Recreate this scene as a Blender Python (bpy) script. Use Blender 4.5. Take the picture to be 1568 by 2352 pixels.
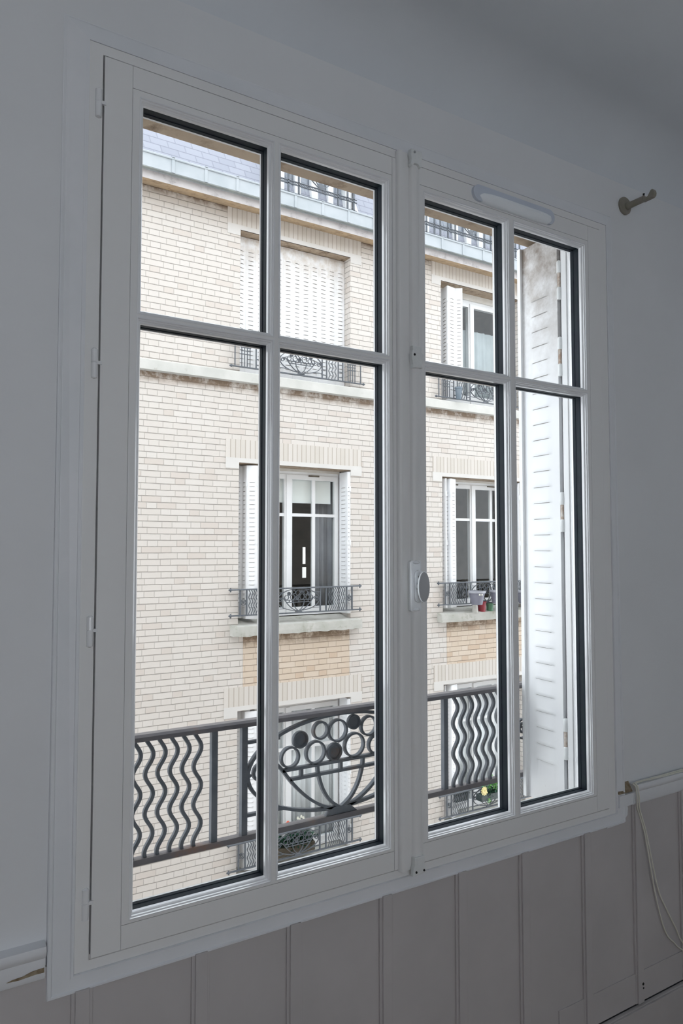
import bpy, bmesh, math, random
from mathutils import Vector, Matrix
random.seed(7)
for o in list(bpy.data.objects): bpy.data.objects.remove(o)
scene = bpy.context.scene
COL = scene.collection
PI = math.pi

# ------------------------------------------------------------------ camera
cam = bpy.data.objects.new('camera', bpy.data.cameras.new('camera'))
COL.objects.link(cam)
cam.location = (0, -1.55, 1.6)
cam.rotation_euler = (PI/2 + 0.0496, 0, -0.5681)
cam.data.sensor_fit = 'VERTICAL'; cam.data.sensor_height = 36.0; cam.data.sensor_width = 24.0
cam.data.lens = 1700/2352*36.0
cam.data.clip_start = 0.02; cam.data.clip_end = 200
scene.camera = cam

# ------------------------------------------------------------------ world: overcast white sky
w = bpy.data.worlds.new('overcast_sky'); scene.world = w; w.use_nodes = True
bg = w.node_tree.nodes['Background']
bg.inputs['Color'].default_value = (0.90, 0.95, 1.0, 1)
bg.inputs['Strength'].default_value = 1.0

# added fill light at an invented opening in the wall behind the camera
la = bpy.data.lights.new('rear_fill_light', 'AREA'); la.shape = 'RECTANGLE'
la.size = 2.2; la.size_y = 1.6; la.energy = 0.9; la.color = (0.92, 0.96, 1.0)
lo = bpy.data.objects.new('rear_fill_light', la); COL.objects.link(lo)
lo.location = (-0.6, -4.35, 1.75); lo.rotation_euler = (PI/2, 0, 0)

scene.view_settings.view_transform = 'Standard'
scene.view_settings.look = 'None'
scene.view_settings.exposure = 1.68
scene.view_settings.gamma = 1.0
scene.view_settings.use_curve_mapping = False

# ------------------------------------------------------------------ materials
def lin(r, g, b):
    f = lambda c: ((c/255+0.055)/1.055)**2.4 if c/255 > 0.04045 else c/255/12.92
    return (f(r), f(g), f(b), 1)

class NT:
    def __init__(s, name):
        s.m = bpy.data.materials.new(name); s.m.use_nodes = True
        s.t = s.m.node_tree; s.b = s.t.nodes['Principled BSDF']
    def n(s, typ, **kw):
        nd = s.t.nodes.new(typ)
        for k, v in kw.items(): setattr(nd, k, v)
        return nd
    def l(s, a, b): s.t.links.new(a, b)
    def val(s, sock, v):
        if isinstance(v, (int, float)): sock.default_value = v
        else: s.l(v, sock)
    def math(s, op, a, b=0.0, c=None, clamp=False):
        nd = s.n('ShaderNodeMath', operation=op, use_clamp=clamp)
        s.val(nd.inputs[0], a); s.val(nd.inputs[1], b)
        if c is not None: s.val(nd.inputs[2], c)
        return nd.outputs[0]
    def mix(s, fac, a, b, blend='MIX'):
        nd = s.n('ShaderNodeMix', data_type='RGBA', blend_type=blend)
        s.val(nd.inputs[0], fac)
        for i, v in ((6, a), (7, b)):
            if isinstance(v, tuple): nd.inputs[i].default_value = v
            else: s.l(v, nd.inputs[i])
        return nd.outputs[2]
    def noise(s, scale, detail=3, rough=0.5, vec=None, out=0):
        nd = s.n('ShaderNodeTexNoise'); nd.inputs['Scale'].default_value = scale
        nd.inputs['Detail'].default_value = detail; nd.inputs['Roughness'].default_value = rough
        if vec is None:
            if not hasattr(s, 'pos'): s.pos = s.n('ShaderNodeNewGeometry').outputs['Position']
            vec = s.pos
        s.l(vec, nd.inputs['Vector'])
        return nd.outputs[out]
    def ramp(s, fac, a, b):
        nd = s.n('ShaderNodeMapRange', clamp=True)
        s.l(fac, nd.inputs[0]); nd.inputs[1].default_value = a; nd.inputs[2].default_value = b
        return nd.outputs[0]
    def bump(s, h, strength=0.3, dist=0.005):
        nd = s.n('ShaderNodeBump'); nd.inputs['Strength'].default_value = strength
        nd.inputs['Distance'].default_value = dist
        s.l(h, nd.inputs['Height']); s.l(nd.outputs[0], s.b.inputs['Normal'])
    def base(s, c, rough=0.5, metal=0.0, spec=0.5):
        if isinstance(c, tuple): s.b.inputs['Base Color'].default_value = c
        else: s.l(c, s.b.inputs['Base Color'])
        s.b.inputs['Roughness'].default_value = rough; s.b.inputs['Metallic'].default_value = metal
        s.b.inputs['Specular IOR Level'].default_value = spec

def painted(name, a, b, scale, rough=0.5, bump=0.1, bscale=60, dist=0.002, spec=0.4):
    t = NT(name)
    f = t.ramp(t.noise(scale, 4, 0.6), 0.35, 0.65)
    t.base(t.mix(f, a, b), rough, 0, spec)
    if bump: t.bump(t.noise(bscale, 4, 0.6), bump, dist)
    return t.m
def stained(name, a, b, stain, scale, lo, hi, rough=0.5, bump=0.1, sscale=12):
    t = NT(name)
    c = t.mix(t.ramp(t.noise(scale, 4, 0.6), 0.35, 0.65), a, b)
    c = t.mix(t.ramp(t.noise(sscale, 6, 0.7), lo, hi), c, stain)
    t.base(c, rough, 0, 0.4)
    if bump: t.bump(t.noise(50, 5, 0.6), bump, 0.003)
    return t.m

M = {}
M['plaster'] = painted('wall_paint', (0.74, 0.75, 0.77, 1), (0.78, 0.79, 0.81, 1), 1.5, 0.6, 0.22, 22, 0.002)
M['brightwall'] = painted('right_wall_paint', (0.86, 0.87, 0.89, 1), (0.88, 0.89, 0.91, 1), 1.5, 0.6, 0.1, 22, 0.002)  # unseen wall, lightened to bounce light onto the right of the window wall
M['sidewall'] = painted('side_wall_paint', (0.36, 0.36, 0.37, 1), (0.40, 0.40, 0.41, 1), 1.5, 0.7, 0.1, 22, 0.002)  # unseen walls, toned dark to cut the light bounced from the left
M['ceiling'] = painted('ceiling_paint', (0.68, 0.71, 0.75, 1), (0.71, 0.74, 0.78, 1), 2, 0.8, 0.1, 30)
M['casing'] = painted('casing_paint', (0.75, 0.77, 0.80, 1), (0.80, 0.81, 0.84, 1), 5, 0.45, 0.15, 40, 0.002)
M['panel'] = painted('panelling_paint', (0.50, 0.475, 0.475, 1), (0.55, 0.52, 0.52, 1), 3, 0.55, 0.2, 30, 0.002)
M['pvc'] = painted('white_pvc', (0.80, 0.80, 0.80, 1), (0.82, 0.82, 0.82, 1), 3, 0.38, 0.03, 120, 0.0005, 0.5)
M['pvc_gloss'] = painted('white_pvc_bead', (0.83, 0.84, 0.86, 1), (0.85, 0.86, 0.88, 1), 3, 0.25, 0, spec=0.5)
M['seal'] = painted('rubber_seal', (0.004, 0.008, 0.018, 1), (0.006, 0.016, 0.022, 1), 30, 0.6, 0, spec=0.25)
M['slitshade'] = painted('louvre_slit_shade', (0.16, 0.14, 0.12, 1), (0.24, 0.22, 0.20, 1), 40, 0.8, 0)  # shade inside the stamped louvre openings, painted as a dark tone
M['slitshade_near'] = painted('louvre_slit_shade_near', (0.30, 0.29, 0.28, 1), (0.5, 0.49, 0.48, 1), 15, 0.8, 0)  # same painted slit shade in a lighter tone for the near leaves
M['gap'] = painted('shade_and_screw_black', (0.01, 0.01, 0.012, 1), (0.02, 0.02, 0.02, 1), 30, 0.9, 0)  # near-black for painted shade in gap and holes, also for dark screws
M['lacquer'] = painted('white_lacquer', (0.92, 0.95, 0.98, 1), (0.93, 0.96, 0.99, 1), 8, 0.25, 0, spec=0.6)
M['oldwhite'] = stained('old_white_paint', (0.80, 0.82, 0.82, 1), (0.72, 0.74, 0.74, 1), (0.3, 0.28, 0.22, 1), 20, 0.66, 0.72, 0.45, 0.2, 60)
M['vent'] = painted('vent_plastic', (0.90, 0.94, 0.98, 1), (0.92, 0.96, 1.0, 1), 8, 0.3, 0)  # translucent brightness of the hood put into a whiter colour
M['ventbase'] = painted('vent_base_plastic', (0.60, 0.65, 0.74, 1), (0.64, 0.69, 0.78, 1), 8, 0.5, 0)
M['knobface'] = painted('brushed_knob_face', (0.42, 0.43, 0.45, 1), (0.46, 0.47, 0.49, 1), 8, 0.35, 0)
M['bronze'] = painted('bracket_bronze', (0.24, 0.23, 0.18, 1), (0.28, 0.25, 0.22, 1), 40, 0.45, 0.1, 200, 0.0005)
M['barewood'] = painted('bare_wood', (0.16, 0.11, 0.06, 1), (0.34, 0.28, 0.20, 1), 60, 0.8, 0.4, 120)
M['floor'] = painted('floor_boards', (0.22, 0.16, 0.11, 1), (0.30, 0.22, 0.15, 1), 6, 0.5, 0.1, 20)
M['cable'] = painted('cream_cable', (0.74, 0.73, 0.64, 1), (0.80, 0.78, 0.70, 1), 60, 0.5, 0)
M['concrete'] = stained('weathered_concrete', (0.52, 0.51, 0.48, 1), (0.42, 0.42, 0.38, 1), (0.24, 0.24, 0.17, 1), 5, 0.55, 0.75, 0.85, 0.5, 7)
M['ledge'] = stained('ledge_concrete', (0.62, 0.61, 0.58, 1), (0.52, 0.52, 0.49, 1), (0.30, 0.27, 0.22, 1), 3, 0.62, 0.8, 0.85, 0.4, 9)
M['lintel'] = stained('pale_lintel', (0.655, 0.635, 0.61, 1), (0.61, 0.59, 0.565, 1), (0.4, 0.36, 0.28, 1), 3, 0.72, 0.85, 0.8, 0.2, 6)
M['stone'] = stained('cornice_stone', (0.60, 0.57, 0.56, 1), (0.50, 0.47, 0.47, 1), (0.26, 0.24, 0.24, 1), 5, 0.55, 0.75, 0.8, 0.2, 5)
M['soffit'] = stained('rust_stained_soffit', (0.50, 0.36, 0.22, 1), (0.40, 0.30, 0.20, 1), (0.20, 0.13, 0.08, 1), 4, 0.5, 0.75, 0.85, 0.3, 9)
M['soffit2'] = stained('reveal_soffit', (0.42, 0.33, 0.24, 1), (0.34, 0.26, 0.19, 1), (0.16, 0.11, 0.07, 1), 6, 0.5, 0.7, 0.85, 0.4, 14)
M['zinc'] = painted('zinc', (0.36, 0.395, 0.42, 1), (0.42, 0.45, 0.475, 1), 4, 0.5, 0.05, 20, spec=0.5)
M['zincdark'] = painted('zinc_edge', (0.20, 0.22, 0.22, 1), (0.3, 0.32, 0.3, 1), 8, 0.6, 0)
M['whitewood'] = painted('exterior_white', (0.80, 0.81, 0.82, 1), (0.76, 0.77, 0.78, 1), 6, 0.5, 0.05, 50)
M['creamwood'] = painted('exterior_cream', (0.60, 0.57, 0.52, 1), (0.68, 0.66, 0.62, 1), 6, 0.6, 0.1, 50)
M['blind'] = painted('blind_fabric', (0.92, 0.93, 0.91, 1), (0.90, 0.91, 0.89, 1), 3, 0.8, 0)
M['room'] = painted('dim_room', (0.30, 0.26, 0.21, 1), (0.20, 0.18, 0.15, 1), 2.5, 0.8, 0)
M['curtain'] = painted('net_curtain', (0.90, 0.91, 0.93, 1), (0.84, 0.85, 0.88, 1), 3, 0.9, 0)
M['softcurtain'] = painted('grey_net_curtain', (0.40, 0.44, 0.46, 1), (0.50, 0.54, 0.56, 1), 3, 0.9, 0)
M['rearcurtain'] = painted('room_curtain', (0.35, 0.36, 0.40, 1), (0.45, 0.45, 0.48, 1), 3, 0.9, 0)
M['potgrey'] = painted('pot_grey_violet', (0.17, 0.175, 0.22, 1), (0.21, 0.21, 0.26, 1), 10, 0.5, 0)
M['potblue'] = painted('pot_blue_grey', (0.13, 0.17, 0.21, 1), (0.18, 0.22, 0.26, 1), 10, 0.6, 0)
M['potrim'] = painted('pot_rim', (0.34, 0.35, 0.40, 1), (0.38, 0.39, 0.43, 1), 10, 0.5, 0)
M['potred'] = painted('pot_red', (0.30, 0.035, 0.05, 1), (0.24, 0.03, 0.04, 1), 20, 0.5, 0)
M['potwhite'] = painted('pot_stone', (0.55, 0.54, 0.50, 1), (0.48, 0.47, 0.43, 1), 20, 0.6, 0.1)
M['potgreen'] = painted('pot_green', (0.06, 0.16, 0.09, 1), (0.10, 0.22, 0.13, 1), 20, 0.5, 0)
M['potdark'] = painted('pot_dark', (0.03, 0.05, 0.05, 1), (0.08, 0.09, 0.09, 1), 20, 0.5, 0)
M['soil'] = painted('potting_soil', (0.05, 0.035, 0.025, 1), (0.09, 0.06, 0.04, 1), 60, 0.9, 0.5, 90)
M['trough'] = painted('trough_brown', (0.09, 0.075, 0.055, 1), (0.14, 0.12, 0.09, 1), 20, 0.6, 0)
M['leafdark'] = painted('leaf_dark', (0.010, 0.045, 0.028, 1), (0.03, 0.10, 0.06, 1), 30, 0.4, 0)
M['leaflight'] = painted('leaf_light', (0.22, 0.45, 0.10, 1), (0.12, 0.38, 0.16, 1), 30, 0.5, 0)
M['yellow'] = painted('petal_yellow', (0.85, 0.80, 0.35, 1), (0.9, 0.75, 0.4, 1), 30, 0.5, 0)
M['red'] = painted('petal_red', (0.85, 0.12, 0.07, 1), (0.9, 0.2, 0.1, 1), 30, 0.5, 0)
M['white'] = painted('petal_white', (0.8, 0.8, 0.7, 1), (0.85, 0.85, 0.75, 1), 30, 0.5, 0)
M['asphalt'] = painted('street_asphalt', (0.16, 0.16, 0.17, 1), (0.2, 0.2, 0.2, 1), 3, 0.9, 0.2, 60)
M['iron'] = stained('wrought_iron', (0.085, 0.098, 0.115, 1), (0.12, 0.13, 0.145, 1), (0.13, 0.10, 0.085, 1), 30, 0.60, 0.72, 0.55, 0.35, 10)
M['rustiron'] = stained('rail_iron_rusty', (0.12, 0.115, 0.125, 1), (0.15, 0.14, 0.145, 1), (0.20, 0.12, 0.09, 1), 20, 0.58, 0.70, 0.33, 0.15, 5)
M['rust'] = painted('rusty_hinge', (0.42, 0.30, 0.23, 1), (0.70, 0.67, 0.62, 1), 60, 0.7, 0.2)

# metal shutters: white enamel with brown run-off under the head and rust flecks
def shutter_mat(name, stain_z=None, sc=(0.26, 0.215, 0.18, 1)):
    t = NT(name)
    c = t.mix(t.ramp(t.noise(9, 4, 0.6), 0.35, 0.65), (0.82, 0.83, 0.84, 1), (0.77, 0.78, 0.80, 1))
    c = t.mix(t.ramp(t.noise(38, 5, 0.75), 0.72, 0.76), c, (0.30, 0.24, 0.2, 1))
    if stain_z:
        sep = t.n('ShaderNodeSeparateXYZ'); t.l(t.pos, sep.inputs[0])
        h = t.ramp(sep.outputs[2], stain_z[0], stain_z[1])
        f = t.math('MULTIPLY', h, t.ramp(t.noise(11, 5, 0.7), 0.25, 0.62), clamp=True)
        c = t.mix(f, c, sc)
    t.base(c, 0.42, 0, 0.4)
    return t.m
M['shutter'] = shutter_mat('enamelled_steel_shutter', (2.1, 2.66))
M['shutterfar'] = shutter_mat('enamelled_steel_shutter_far')
M['shutterrust'] = shutter_mat('enamelled_steel_shutter_run_off', (4.8, 5.6), (0.52, 0.45, 0.38, 1))

# pale clay bricks, alternate long and short, recessed joints
def brick(name, c1, c2, c3, joint, stains=()):
    t = NT(name)
    g = t.n('ShaderNodeNewGeometry'); t.pos = g.outputs['Position']
    sp = t.n('ShaderNodeSeparateXYZ'); t.l(g.outputs['Position'], sp.inputs[0])
    sn = t.n('ShaderNodeSeparateXYZ'); t.l(g.outputs['True Normal'], sn.inputs[0])
    side = t.math('GREATER_THAN', t.math('ABSOLUTE', sn.outputs[0]), 0.5)
    h = t.math('ADD', t.math('MULTIPLY', sp.outputs[0], t.math('SUBTRACT', 1.0, side)), t.math('MULTIPLY', sp.outputs[1], side))
    wob = t.math('MULTIPLY', t.math('SUBTRACT', t.noise(3.0, 2), 0.5), 0.010)
    z = t.math('ADD', t.math('ADD', sp.outputs[2], wob), 20.0)
    rz = t.math('DIVIDE', z, 0.0716); row = t.math('FLOOR', rz); fz = t.math('FRACT', rz)
    off = t.math('MULTIPLY', t.math('FRACT', t.math('MULTIPLY', row, 0.5)), 1.0)
    jit = t.n('ShaderNodeTexWhiteNoise', noise_dimensions='1D'); t.l(row, jit.inputs['W'])
    p = t.math('ADD', t.math('ADD', t.math('DIVIDE', t.math('ADD', h, 20.0), 0.345), off), t.math('MULTIPLY', jit.outputs['Value'], 0.12))
    cell = t.math('FLOOR', p); f = t.math('FRACT', p)
    hdr = t.math('GREATER_THAN', f, 0.655)
    d0 = t.math('MINIMUM', f, t.math('SUBTRACT', 1.0, f))
    d1 = t.math('ABSOLUTE', t.math('SUBTRACT', f, 0.655))
    dv = t.math('MULTIPLY', t.math('MINIMUM', d0, d1), 0.345)
    dh = t.math('MULTIPLY', t.math('MINIMUM', fz, t.math('SUBTRACT', 1.0, fz)), 0.0716)
    n2 = t.math('MULTIPLY', t.noise(30, 3), 0.003)
    mh = t.math('SUBTRACT', 1.0, t.ramp(t.math('ADD', dh, n2), 0.0040, 0.0075))
    mv = t.math('MULTIPLY', t.math('SUBTRACT', 1.0, t.ramp(t.math('ADD', dv, n2), 0.0030, 0.0065)), 0.62)
    jm = t.math('MAXIMUM', mh, mv)
    wn = t.n('ShaderNodeTexWhiteNoise', noise_dimensions='3D')
    cv = t.n('ShaderNodeCombineXYZ'); t.l(cell, cv.inputs[0]); t.l(row, cv.inputs[1]); t.l(hdr, cv.inputs[2]); t.l(cv.outputs[0], wn.inputs['Vector'])
    r = wn.outputs['Value']
    c = t.mix(t.ramp(r, 0.2, 0.9), c1, c2)
    c = t.mix(t.ramp(r, 0.86, 0.9), c, c3)
    c = t.mix(t.math('MULTIPLY', t.ramp(t.noise(0.9, 4, 0.6), 0.35, 0.7), 0.4), c, c3)
    c = t.mix(t.math('MULTIPLY', jm, 0.85), c, joint)
    if stains:
        # dirt runs under ledge, sills and cornice
        tot = None
        for zz, d in stains:
            a = t.math('SUBTRACT', 1.0, t.ramp(t.math('ABSOLUTE', t.math('SUBTRACT', sp.outputs[2], zz)), d*0.25, d))
            tot = a if tot is None else t.math('MAXIMUM', tot, a)
        fs = t.math('MULTIPLY', tot, t.ramp(t.noise(7, 6, 0.75), 0.32, 0.55), clamp=True)
        c = t.mix(t.math('MULTIPLY', fs, 0.92), c, (0.19, 0.13, 0.085, 1))
    t.base(c, 0.85, 0, 0.2)
    hh = t.math('ADD', t.math('MULTIPLY', t.math('SUBTRACT', 1.0, jm), 1.0), t.math('MULTIPLY', t.noise(70, 4, 0.7), 0.25))
    hh = t.math('ADD', hh, t.math('MULTIPLY', r, 0.3))
    t.bump(hh, 0.75, 0.006)
    return t.m
M['brick'] = brick('cream_brick', (0.63, 0.59, 0.55, 1), (0.655, 0.62, 0.585, 1), (0.60, 0.545, 0.50, 1), (0.33, 0.305, 0.28, 1), ((3.59, 0.10), (5.79, 0.10)))
M['brickwarm'] = brick('warm_brick', (0.61, 0.51, 0.41, 1), (0.65, 0.56, 0.47, 1), (0.56, 0.44, 0.34, 1), (0.33, 0.26, 0.20, 1), ((0.54, 0.15), (-2.46, 0.12)))

def soldier():
    t = NT('soldier_course_brick')
    g = t.n('ShaderNodeNewGeometry'); t.pos = g.outputs['Position']
    sp = t.n('ShaderNodeSeparateXYZ'); t.l(g.outputs['Position'], sp.inputs[0])
    x = t.math('DIVIDE', t.math('ADD', sp.outputs[0], 20.0), 0.0655); f = t.math('FRACT', x)
    wn = t.n('ShaderNodeTexWhiteNoise', noise_dimensions='1D'); t.l(t.math('FLOOR', x), wn.inputs['W'])
    d = t.math('MINIMUM', f, t.math('SUBTRACT', 1.0, f))
    j = t.math('SUBTRACT', 1.0, t.ramp(d, 0.05, 0.11))
    c = t.mix(wn.outputs['Value'], (0.58, 0.54, 0.49, 1), (0.63, 0.59, 0.55, 1))
    c = t.mix(t.math('MULTIPLY', j, 0.85), c, (0.40, 0.35, 0.30, 1))
    t.base(c, 0.85, 0, 0.2)
    t.bump(t.math('SUBTRACT', t.math('MULTIPLY', t.noise(60, 3), 0.3), j), 0.4, 0.004)
    return t.m
M['soldier'] = soldier()

def slate():
    t = NT('roof_slate')
    g = t.n('ShaderNodeNewGeometry'); t.pos = g.outputs['Position']
    sp = t.n('ShaderNodeSeparateXYZ'); t.l(g.outputs['Position'], sp.inputs[0])
    rz = t.math('DIVIDE', t.math('ADD', sp.outputs[2], 20), 0.088); row = t.math('FLOOR', rz); fz = t.math('FRACT', rz)
    p = t.math('ADD', t.math('DIVIDE', t.math('ADD', t.math('ADD', sp.outputs[0], sp.outputs[1]), 20), 0.215), t.math('FRACT', t.math('MULTIPLY', row, 0.5)))
    f = t.math('FRACT', p)
    wn = t.n('ShaderNodeTexWhiteNoise', noise_dimensions='2D')
    cv = t.n('ShaderNodeCombineXYZ'); t.l(t.math('FLOOR', p), cv.inputs[0]); t.l(row, cv.inputs[1]); t.l(cv.outputs[0], wn.inputs['Vector'])
    j = t.math('MAXIMUM', t.math('LESS_THAN', fz, 0.13), t.math('MULTIPLY', t.math('LESS_THAN', f, 0.06), 0.7))
    c = t.mix(wn.outputs['Value'], (0.30, 0.315, 0.37, 1), (0.335, 0.35, 0.405, 1))
    c = t.mix(t.math('MULTIPLY', j, 0.6), c, (0.15, 0.16, 0.20, 1))
    t.base(c, 0.6, 0, 0.4); t.bump(fz, 0.3, 0.006)
    return t.m
M['slate'] = slate()

def glass(name, tint, ior=1.45, boost=1.0):
    m = bpy.data.materials.new(name); m.use_nodes = True
    t = m.node_tree; t.nodes.clear()
    out = t.nodes.new('ShaderNodeOutputMaterial'); mx = t.nodes.new('ShaderNodeMixShader')
    tr = t.nodes.new('ShaderNodeBsdfTransparent'); gl = t.nodes.new('ShaderNodeBsdfGlossy'); fr = t.nodes.new('ShaderNodeFresnel')
    tr.inputs[0].default_value = tint; gl.inputs['Roughness'].default_value = 0.0
    gl.inputs[0].default_value = (1, 1, 1, 1); fr.inputs[0].default_value = ior
    mu = t.nodes.new('ShaderNodeMath'); mu.operation = 'MULTIPLY'; mu.inputs[1].default_value = boost; mu.use_clamp = True
    ge = t.nodes.new('ShaderNodeNewGeometry'); fl = t.nodes.new('ShaderNodeMath'); fl.operation = 'SUBTRACT'; fl.inputs[0].default_value = 1.0
    m2 = t.nodes.new('ShaderNodeMath'); m2.operation = 'MULTIPLY'      # the inner side of the slab adds no second mirror
    t.links.new(ge.outputs['Backfacing'], fl.inputs[1]); t.links.new(fr.outputs[0], mu.inputs[0])
    t.links.new(mu.outputs[0], m2.inputs[0]); t.links.new(fl.outputs[0], m2.inputs[1]); t.links.new(m2.outputs[0], mx.inputs[0])
    t.links.new(tr.outputs[0], mx.inputs[1]); t.links.new(gl.outputs[0], mx.inputs[2])
    t.links.new(mx.outputs[0], out.inputs[0])
    return m
for k_ in ('pvc_gloss', 'lacquer'):
    b_ = M[k_].node_tree.nodes['Principled BSDF']; b_.inputs['Coat Weight'].default_value = 1.0; b_.inputs['Coat Roughness'].default_value = 0.08; b_.inputs['Coat IOR'].default_value = 1.6
M['glass'] = glass('clear_glass', (0.985, 0.99, 0.988, 1), 1.3, 0.5)
M['glassfar'] = glass('street_glass', (0.95, 0.965, 0.965, 1), 1.5, 1.0)

# ------------------------------------------------------------------ building helpers
def wloc(o):
    v = Vector((0, 0, 0))
    while o is not None: v += o.location; o = o.parent
    return v
class MB:
    def __init__(s): s.bm = bmesh.new()
    def box(s, x0, x1, y0, y1, z0, z1, mi=0):
        vs = [s.bm.verts.new(p) for p in ((x0,y0,z0),(x1,y0,z0),(x1,y1,z0),(x0,y1,z0),(x0,y0,z1),(x1,y0,z1),(x1,y1,z1),(x0,y1,z1))]
        for f in ((3,2,1,0),(4,5,6,7),(0,1,5,4),(1,2,6,5),(2,3,7,6),(3,0,4,7)):
            s.bm.faces.new([vs[i] for i in f]).material_index = mi
        return s
    def sweep(s, pts, prof, closed=False, up=Vector((0, 1, 0)), caps=True):
        """sweep a list of 2-D profile points (in-plane, up) along pts"""
        P = [Vector(p) for p in pts]; n = len(P); rings = []
        for i in range(n):
            a = P[i-1] if (i > 0 or closed) else P[i]; b = P[(i+1) % n] if (i < n-1 or closed) else P[i]
            d = (b-a)
            d = d.normalized() if d.length > 1e-9 else Vector((1, 0, 0))
            sidev = d.cross(up)
            if sidev.length < 1e-5: sidev = d.cross(Vector((1, 0, 0)))
            sidev.normalize(); u2 = sidev.cross(d).normalized()
            k = 1.0
            if 0 < i < n-1 or closed:
                e = (P[i]-a)
                if e.length > 1e-9:
                    c = abs(e.normalized().dot(d)); k = min(1/max(c, 0.5), 2)
            rings.append([s.bm.verts.new(P[i] + sidev*q[0]*k + u2*q[1]) for q in prof])
        m = len(prof)
        for i in range(n if closed else n-1):
            r0, r1 = rings[i], rings[(i+1) % n]
            for j in range(m): s.bm.faces.new((r0[j], r0[(j+1) % m], r1[(j+1) % m], r1[j]))
        if caps and not closed:
            s.bm.faces.new(rings[0][::-1]); s.bm.faces.new(rings[-1])
        return s
    def bar(s, pts, wd, dp, closed=False, up=Vector((0, 1, 0))):
        a, b = wd/2, dp/2
        return s.sweep(pts, [(-a,-b),(a,-b),(a,b),(-a,b)], closed, up)
    def tube(s, pts, r, n=8, closed=False, up=Vector((0, 1, 0.013))):
        return s.sweep(pts, [(r*math.cos(2*PI*k/n), r*math.sin(2*PI*k/n)) for k in range(n)], closed, up)
    def lathe(s, c, prof, axis='z', n=20):
        c = Vector(c); rings = []
        for r, h in prof:
            ring = []
            for k in range(n):
                a = 2*PI*k/n; p, q = r*math.cos(a), r*math.sin(a)
                v = {'z': (p, q, h), 'y': (p, h, q), 'x': (h, p, q)}[axis]
                ring.append(s.bm.verts.new(c + Vector(v)))
            rings.append(ring)
        for i in range(len(rings)-1):
            for k in range(n): s.bm.faces.new((rings[i][k], rings[i][(k+1) % n], rings[i+1][(k+1) % n], rings[i+1][k]))
        s.bm.faces.new(rings[0][::-1]); s.bm.faces.new(rings[-1])
        return s
    def ball(s, c, r, n=12, sc=(1, 1, 1)):
        bmesh.ops.create_uvsphere(s.bm, u_segments=n, v_segments=max(6, n*2//3), radius=r,
                                  matrix=Matrix.Translation(c) @ Matrix.Diagonal((*sc, 1)))
        return s
    def poly_x(s, prof, x0, x1, mis=None):
        """extrude a (y,z) polygon along x"""
        a = [s.bm.verts.new((x0, y, z)) for y, z in prof]; b = [s.bm.verts.new((x1, y, z)) for y, z in prof]
        n = len(prof)
        for i in range(n):
            f = s.bm.faces.new((a[i], a[(i+1) % n], b[(i+1) % n], b[i]))
            if mis: f.material_index = mis[i]
        s.bm.faces.new(a[::-1]); s.bm.faces.new(b)
        return s
    def loft(s, loops):
        """loops of rectangles (x0,x1,z0,z1,y)"""
        R = [[s.bm.verts.new(p) for p in ((x0,y,z0),(x1,y,z0),(x1,y,z1),(x0,y,z1))] for x0,x1,z0,z1,y in loops]
        for i in range(len(R)-1):
            for k in range(4): s.bm.faces.new((R[i][k], R[i][(k+1) % 4], R[i+1][(k+1) % 4], R[i+1][k]))
        return s
    def ring(s, o, i, y0, y1):
        """solid frame between outer rect o and inner rect i (x0,x1,z0,z1)"""
        return s.loft([(*o, y0), (*i, y0), (*i, y1), (*o, y1), (*o, y0)])
    def build(s, name, mat, parent=None, smooth=False, bevel=0, at=None):
        bm = s.bm
        bmesh.ops.remove_doubles(bm, verts=bm.verts, dist=1e-6)
        bmesh.ops.recalc_face_normals(bm, faces=bm.faces)
        org = wloc(parent) if parent is not None else Vector(at or (0, 0, 0))
        bmesh.ops.translate(bm, verts=bm.verts, vec=-org)
        me = bpy.data.meshes.new(name); bm.to_mesh(me); bm.free()
        for m in (mat if isinstance(mat, (list, tuple)) else [mat]): me.materials.append(M[m])
        if smooth:
            for p in me.polygons: p.use_smooth = True
        o = bpy.data.objects.new(name, me); COL.objects.link(o)
        if parent is not None: o.parent = parent
        else: o.location = org
        if smooth and smooth != 'all':
            try: me.set_sharp_from_angle(angle=math.radians(40))
            except Exception: pass
        if bevel:
            b = o.modifiers.new('bevel', 'BEVEL'); b.width = bevel; b.segments = 2; b.limit_method = 'ANGLE'
        return o
def tag(o, label=None, cat=None, group=None, kind=None):
    if label: o['label'] = label
    if cat: o['category'] = cat
    if group: o['group'] = group
    if kind: o['kind'] = kind
    return o
def empty(name, loc, label=None, cat=None, group=None, kind=None):
    o = bpy.data.objects.new(name, None); COL.objects.link(o); o.location = loc; o.empty_display_size = 0.1
    return tag(o, label, cat, group, kind or ('thing' if cat else None))
def copy_tree(o, parent=None):
    c = o.copy(); COL.objects.link(c)
    if parent is not None: c.parent = parent
    for ch in [x for x in bpy.data.objects if x.parent == o]: copy_tree(ch, c)
    return c
def struct(o, label, cat): return tag(o, label, cat, None, 'structure')

# ------------------------------------------------------------------ the room shell
RX0, RX1, RY0, RZ1 = -3.4, 2.75, -4.2, 3.0
WY = 0.012                                   # inner face of the window wall
OX0, OX1, OZ0, OZ1 = 0.39, 2.008, 0.70, 2.70  # hole in the wall
m = MB()
m.box(RX0-0.15, OX0, WY, 0.20, 0, RZ1+0.2); m.box(OX1, RX1+0.15, WY, 0.20, 0, RZ1+0.2)
m.box(OX0, OX1, WY, 0.20, 0, OZ0); m.box(OX0, OX1, WY, 0.20, OZ1, RZ1+0.2)
struct(m.build('wall_front', 'plaster'), 'pale grey painted wall around the casement window', 'wall')
m = MB()
m.box(-7, OX0, 0.20, 0.30, -8, 6.8); m.box(OX1, 12, 0.20, 0.30, -8, 6.8)
m.box(OX0, OX1, 0.20, 0.30, -8, OZ0); m.box(OX0, OX1, 0.20, 0.30, OZ1, 6.8)
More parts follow.
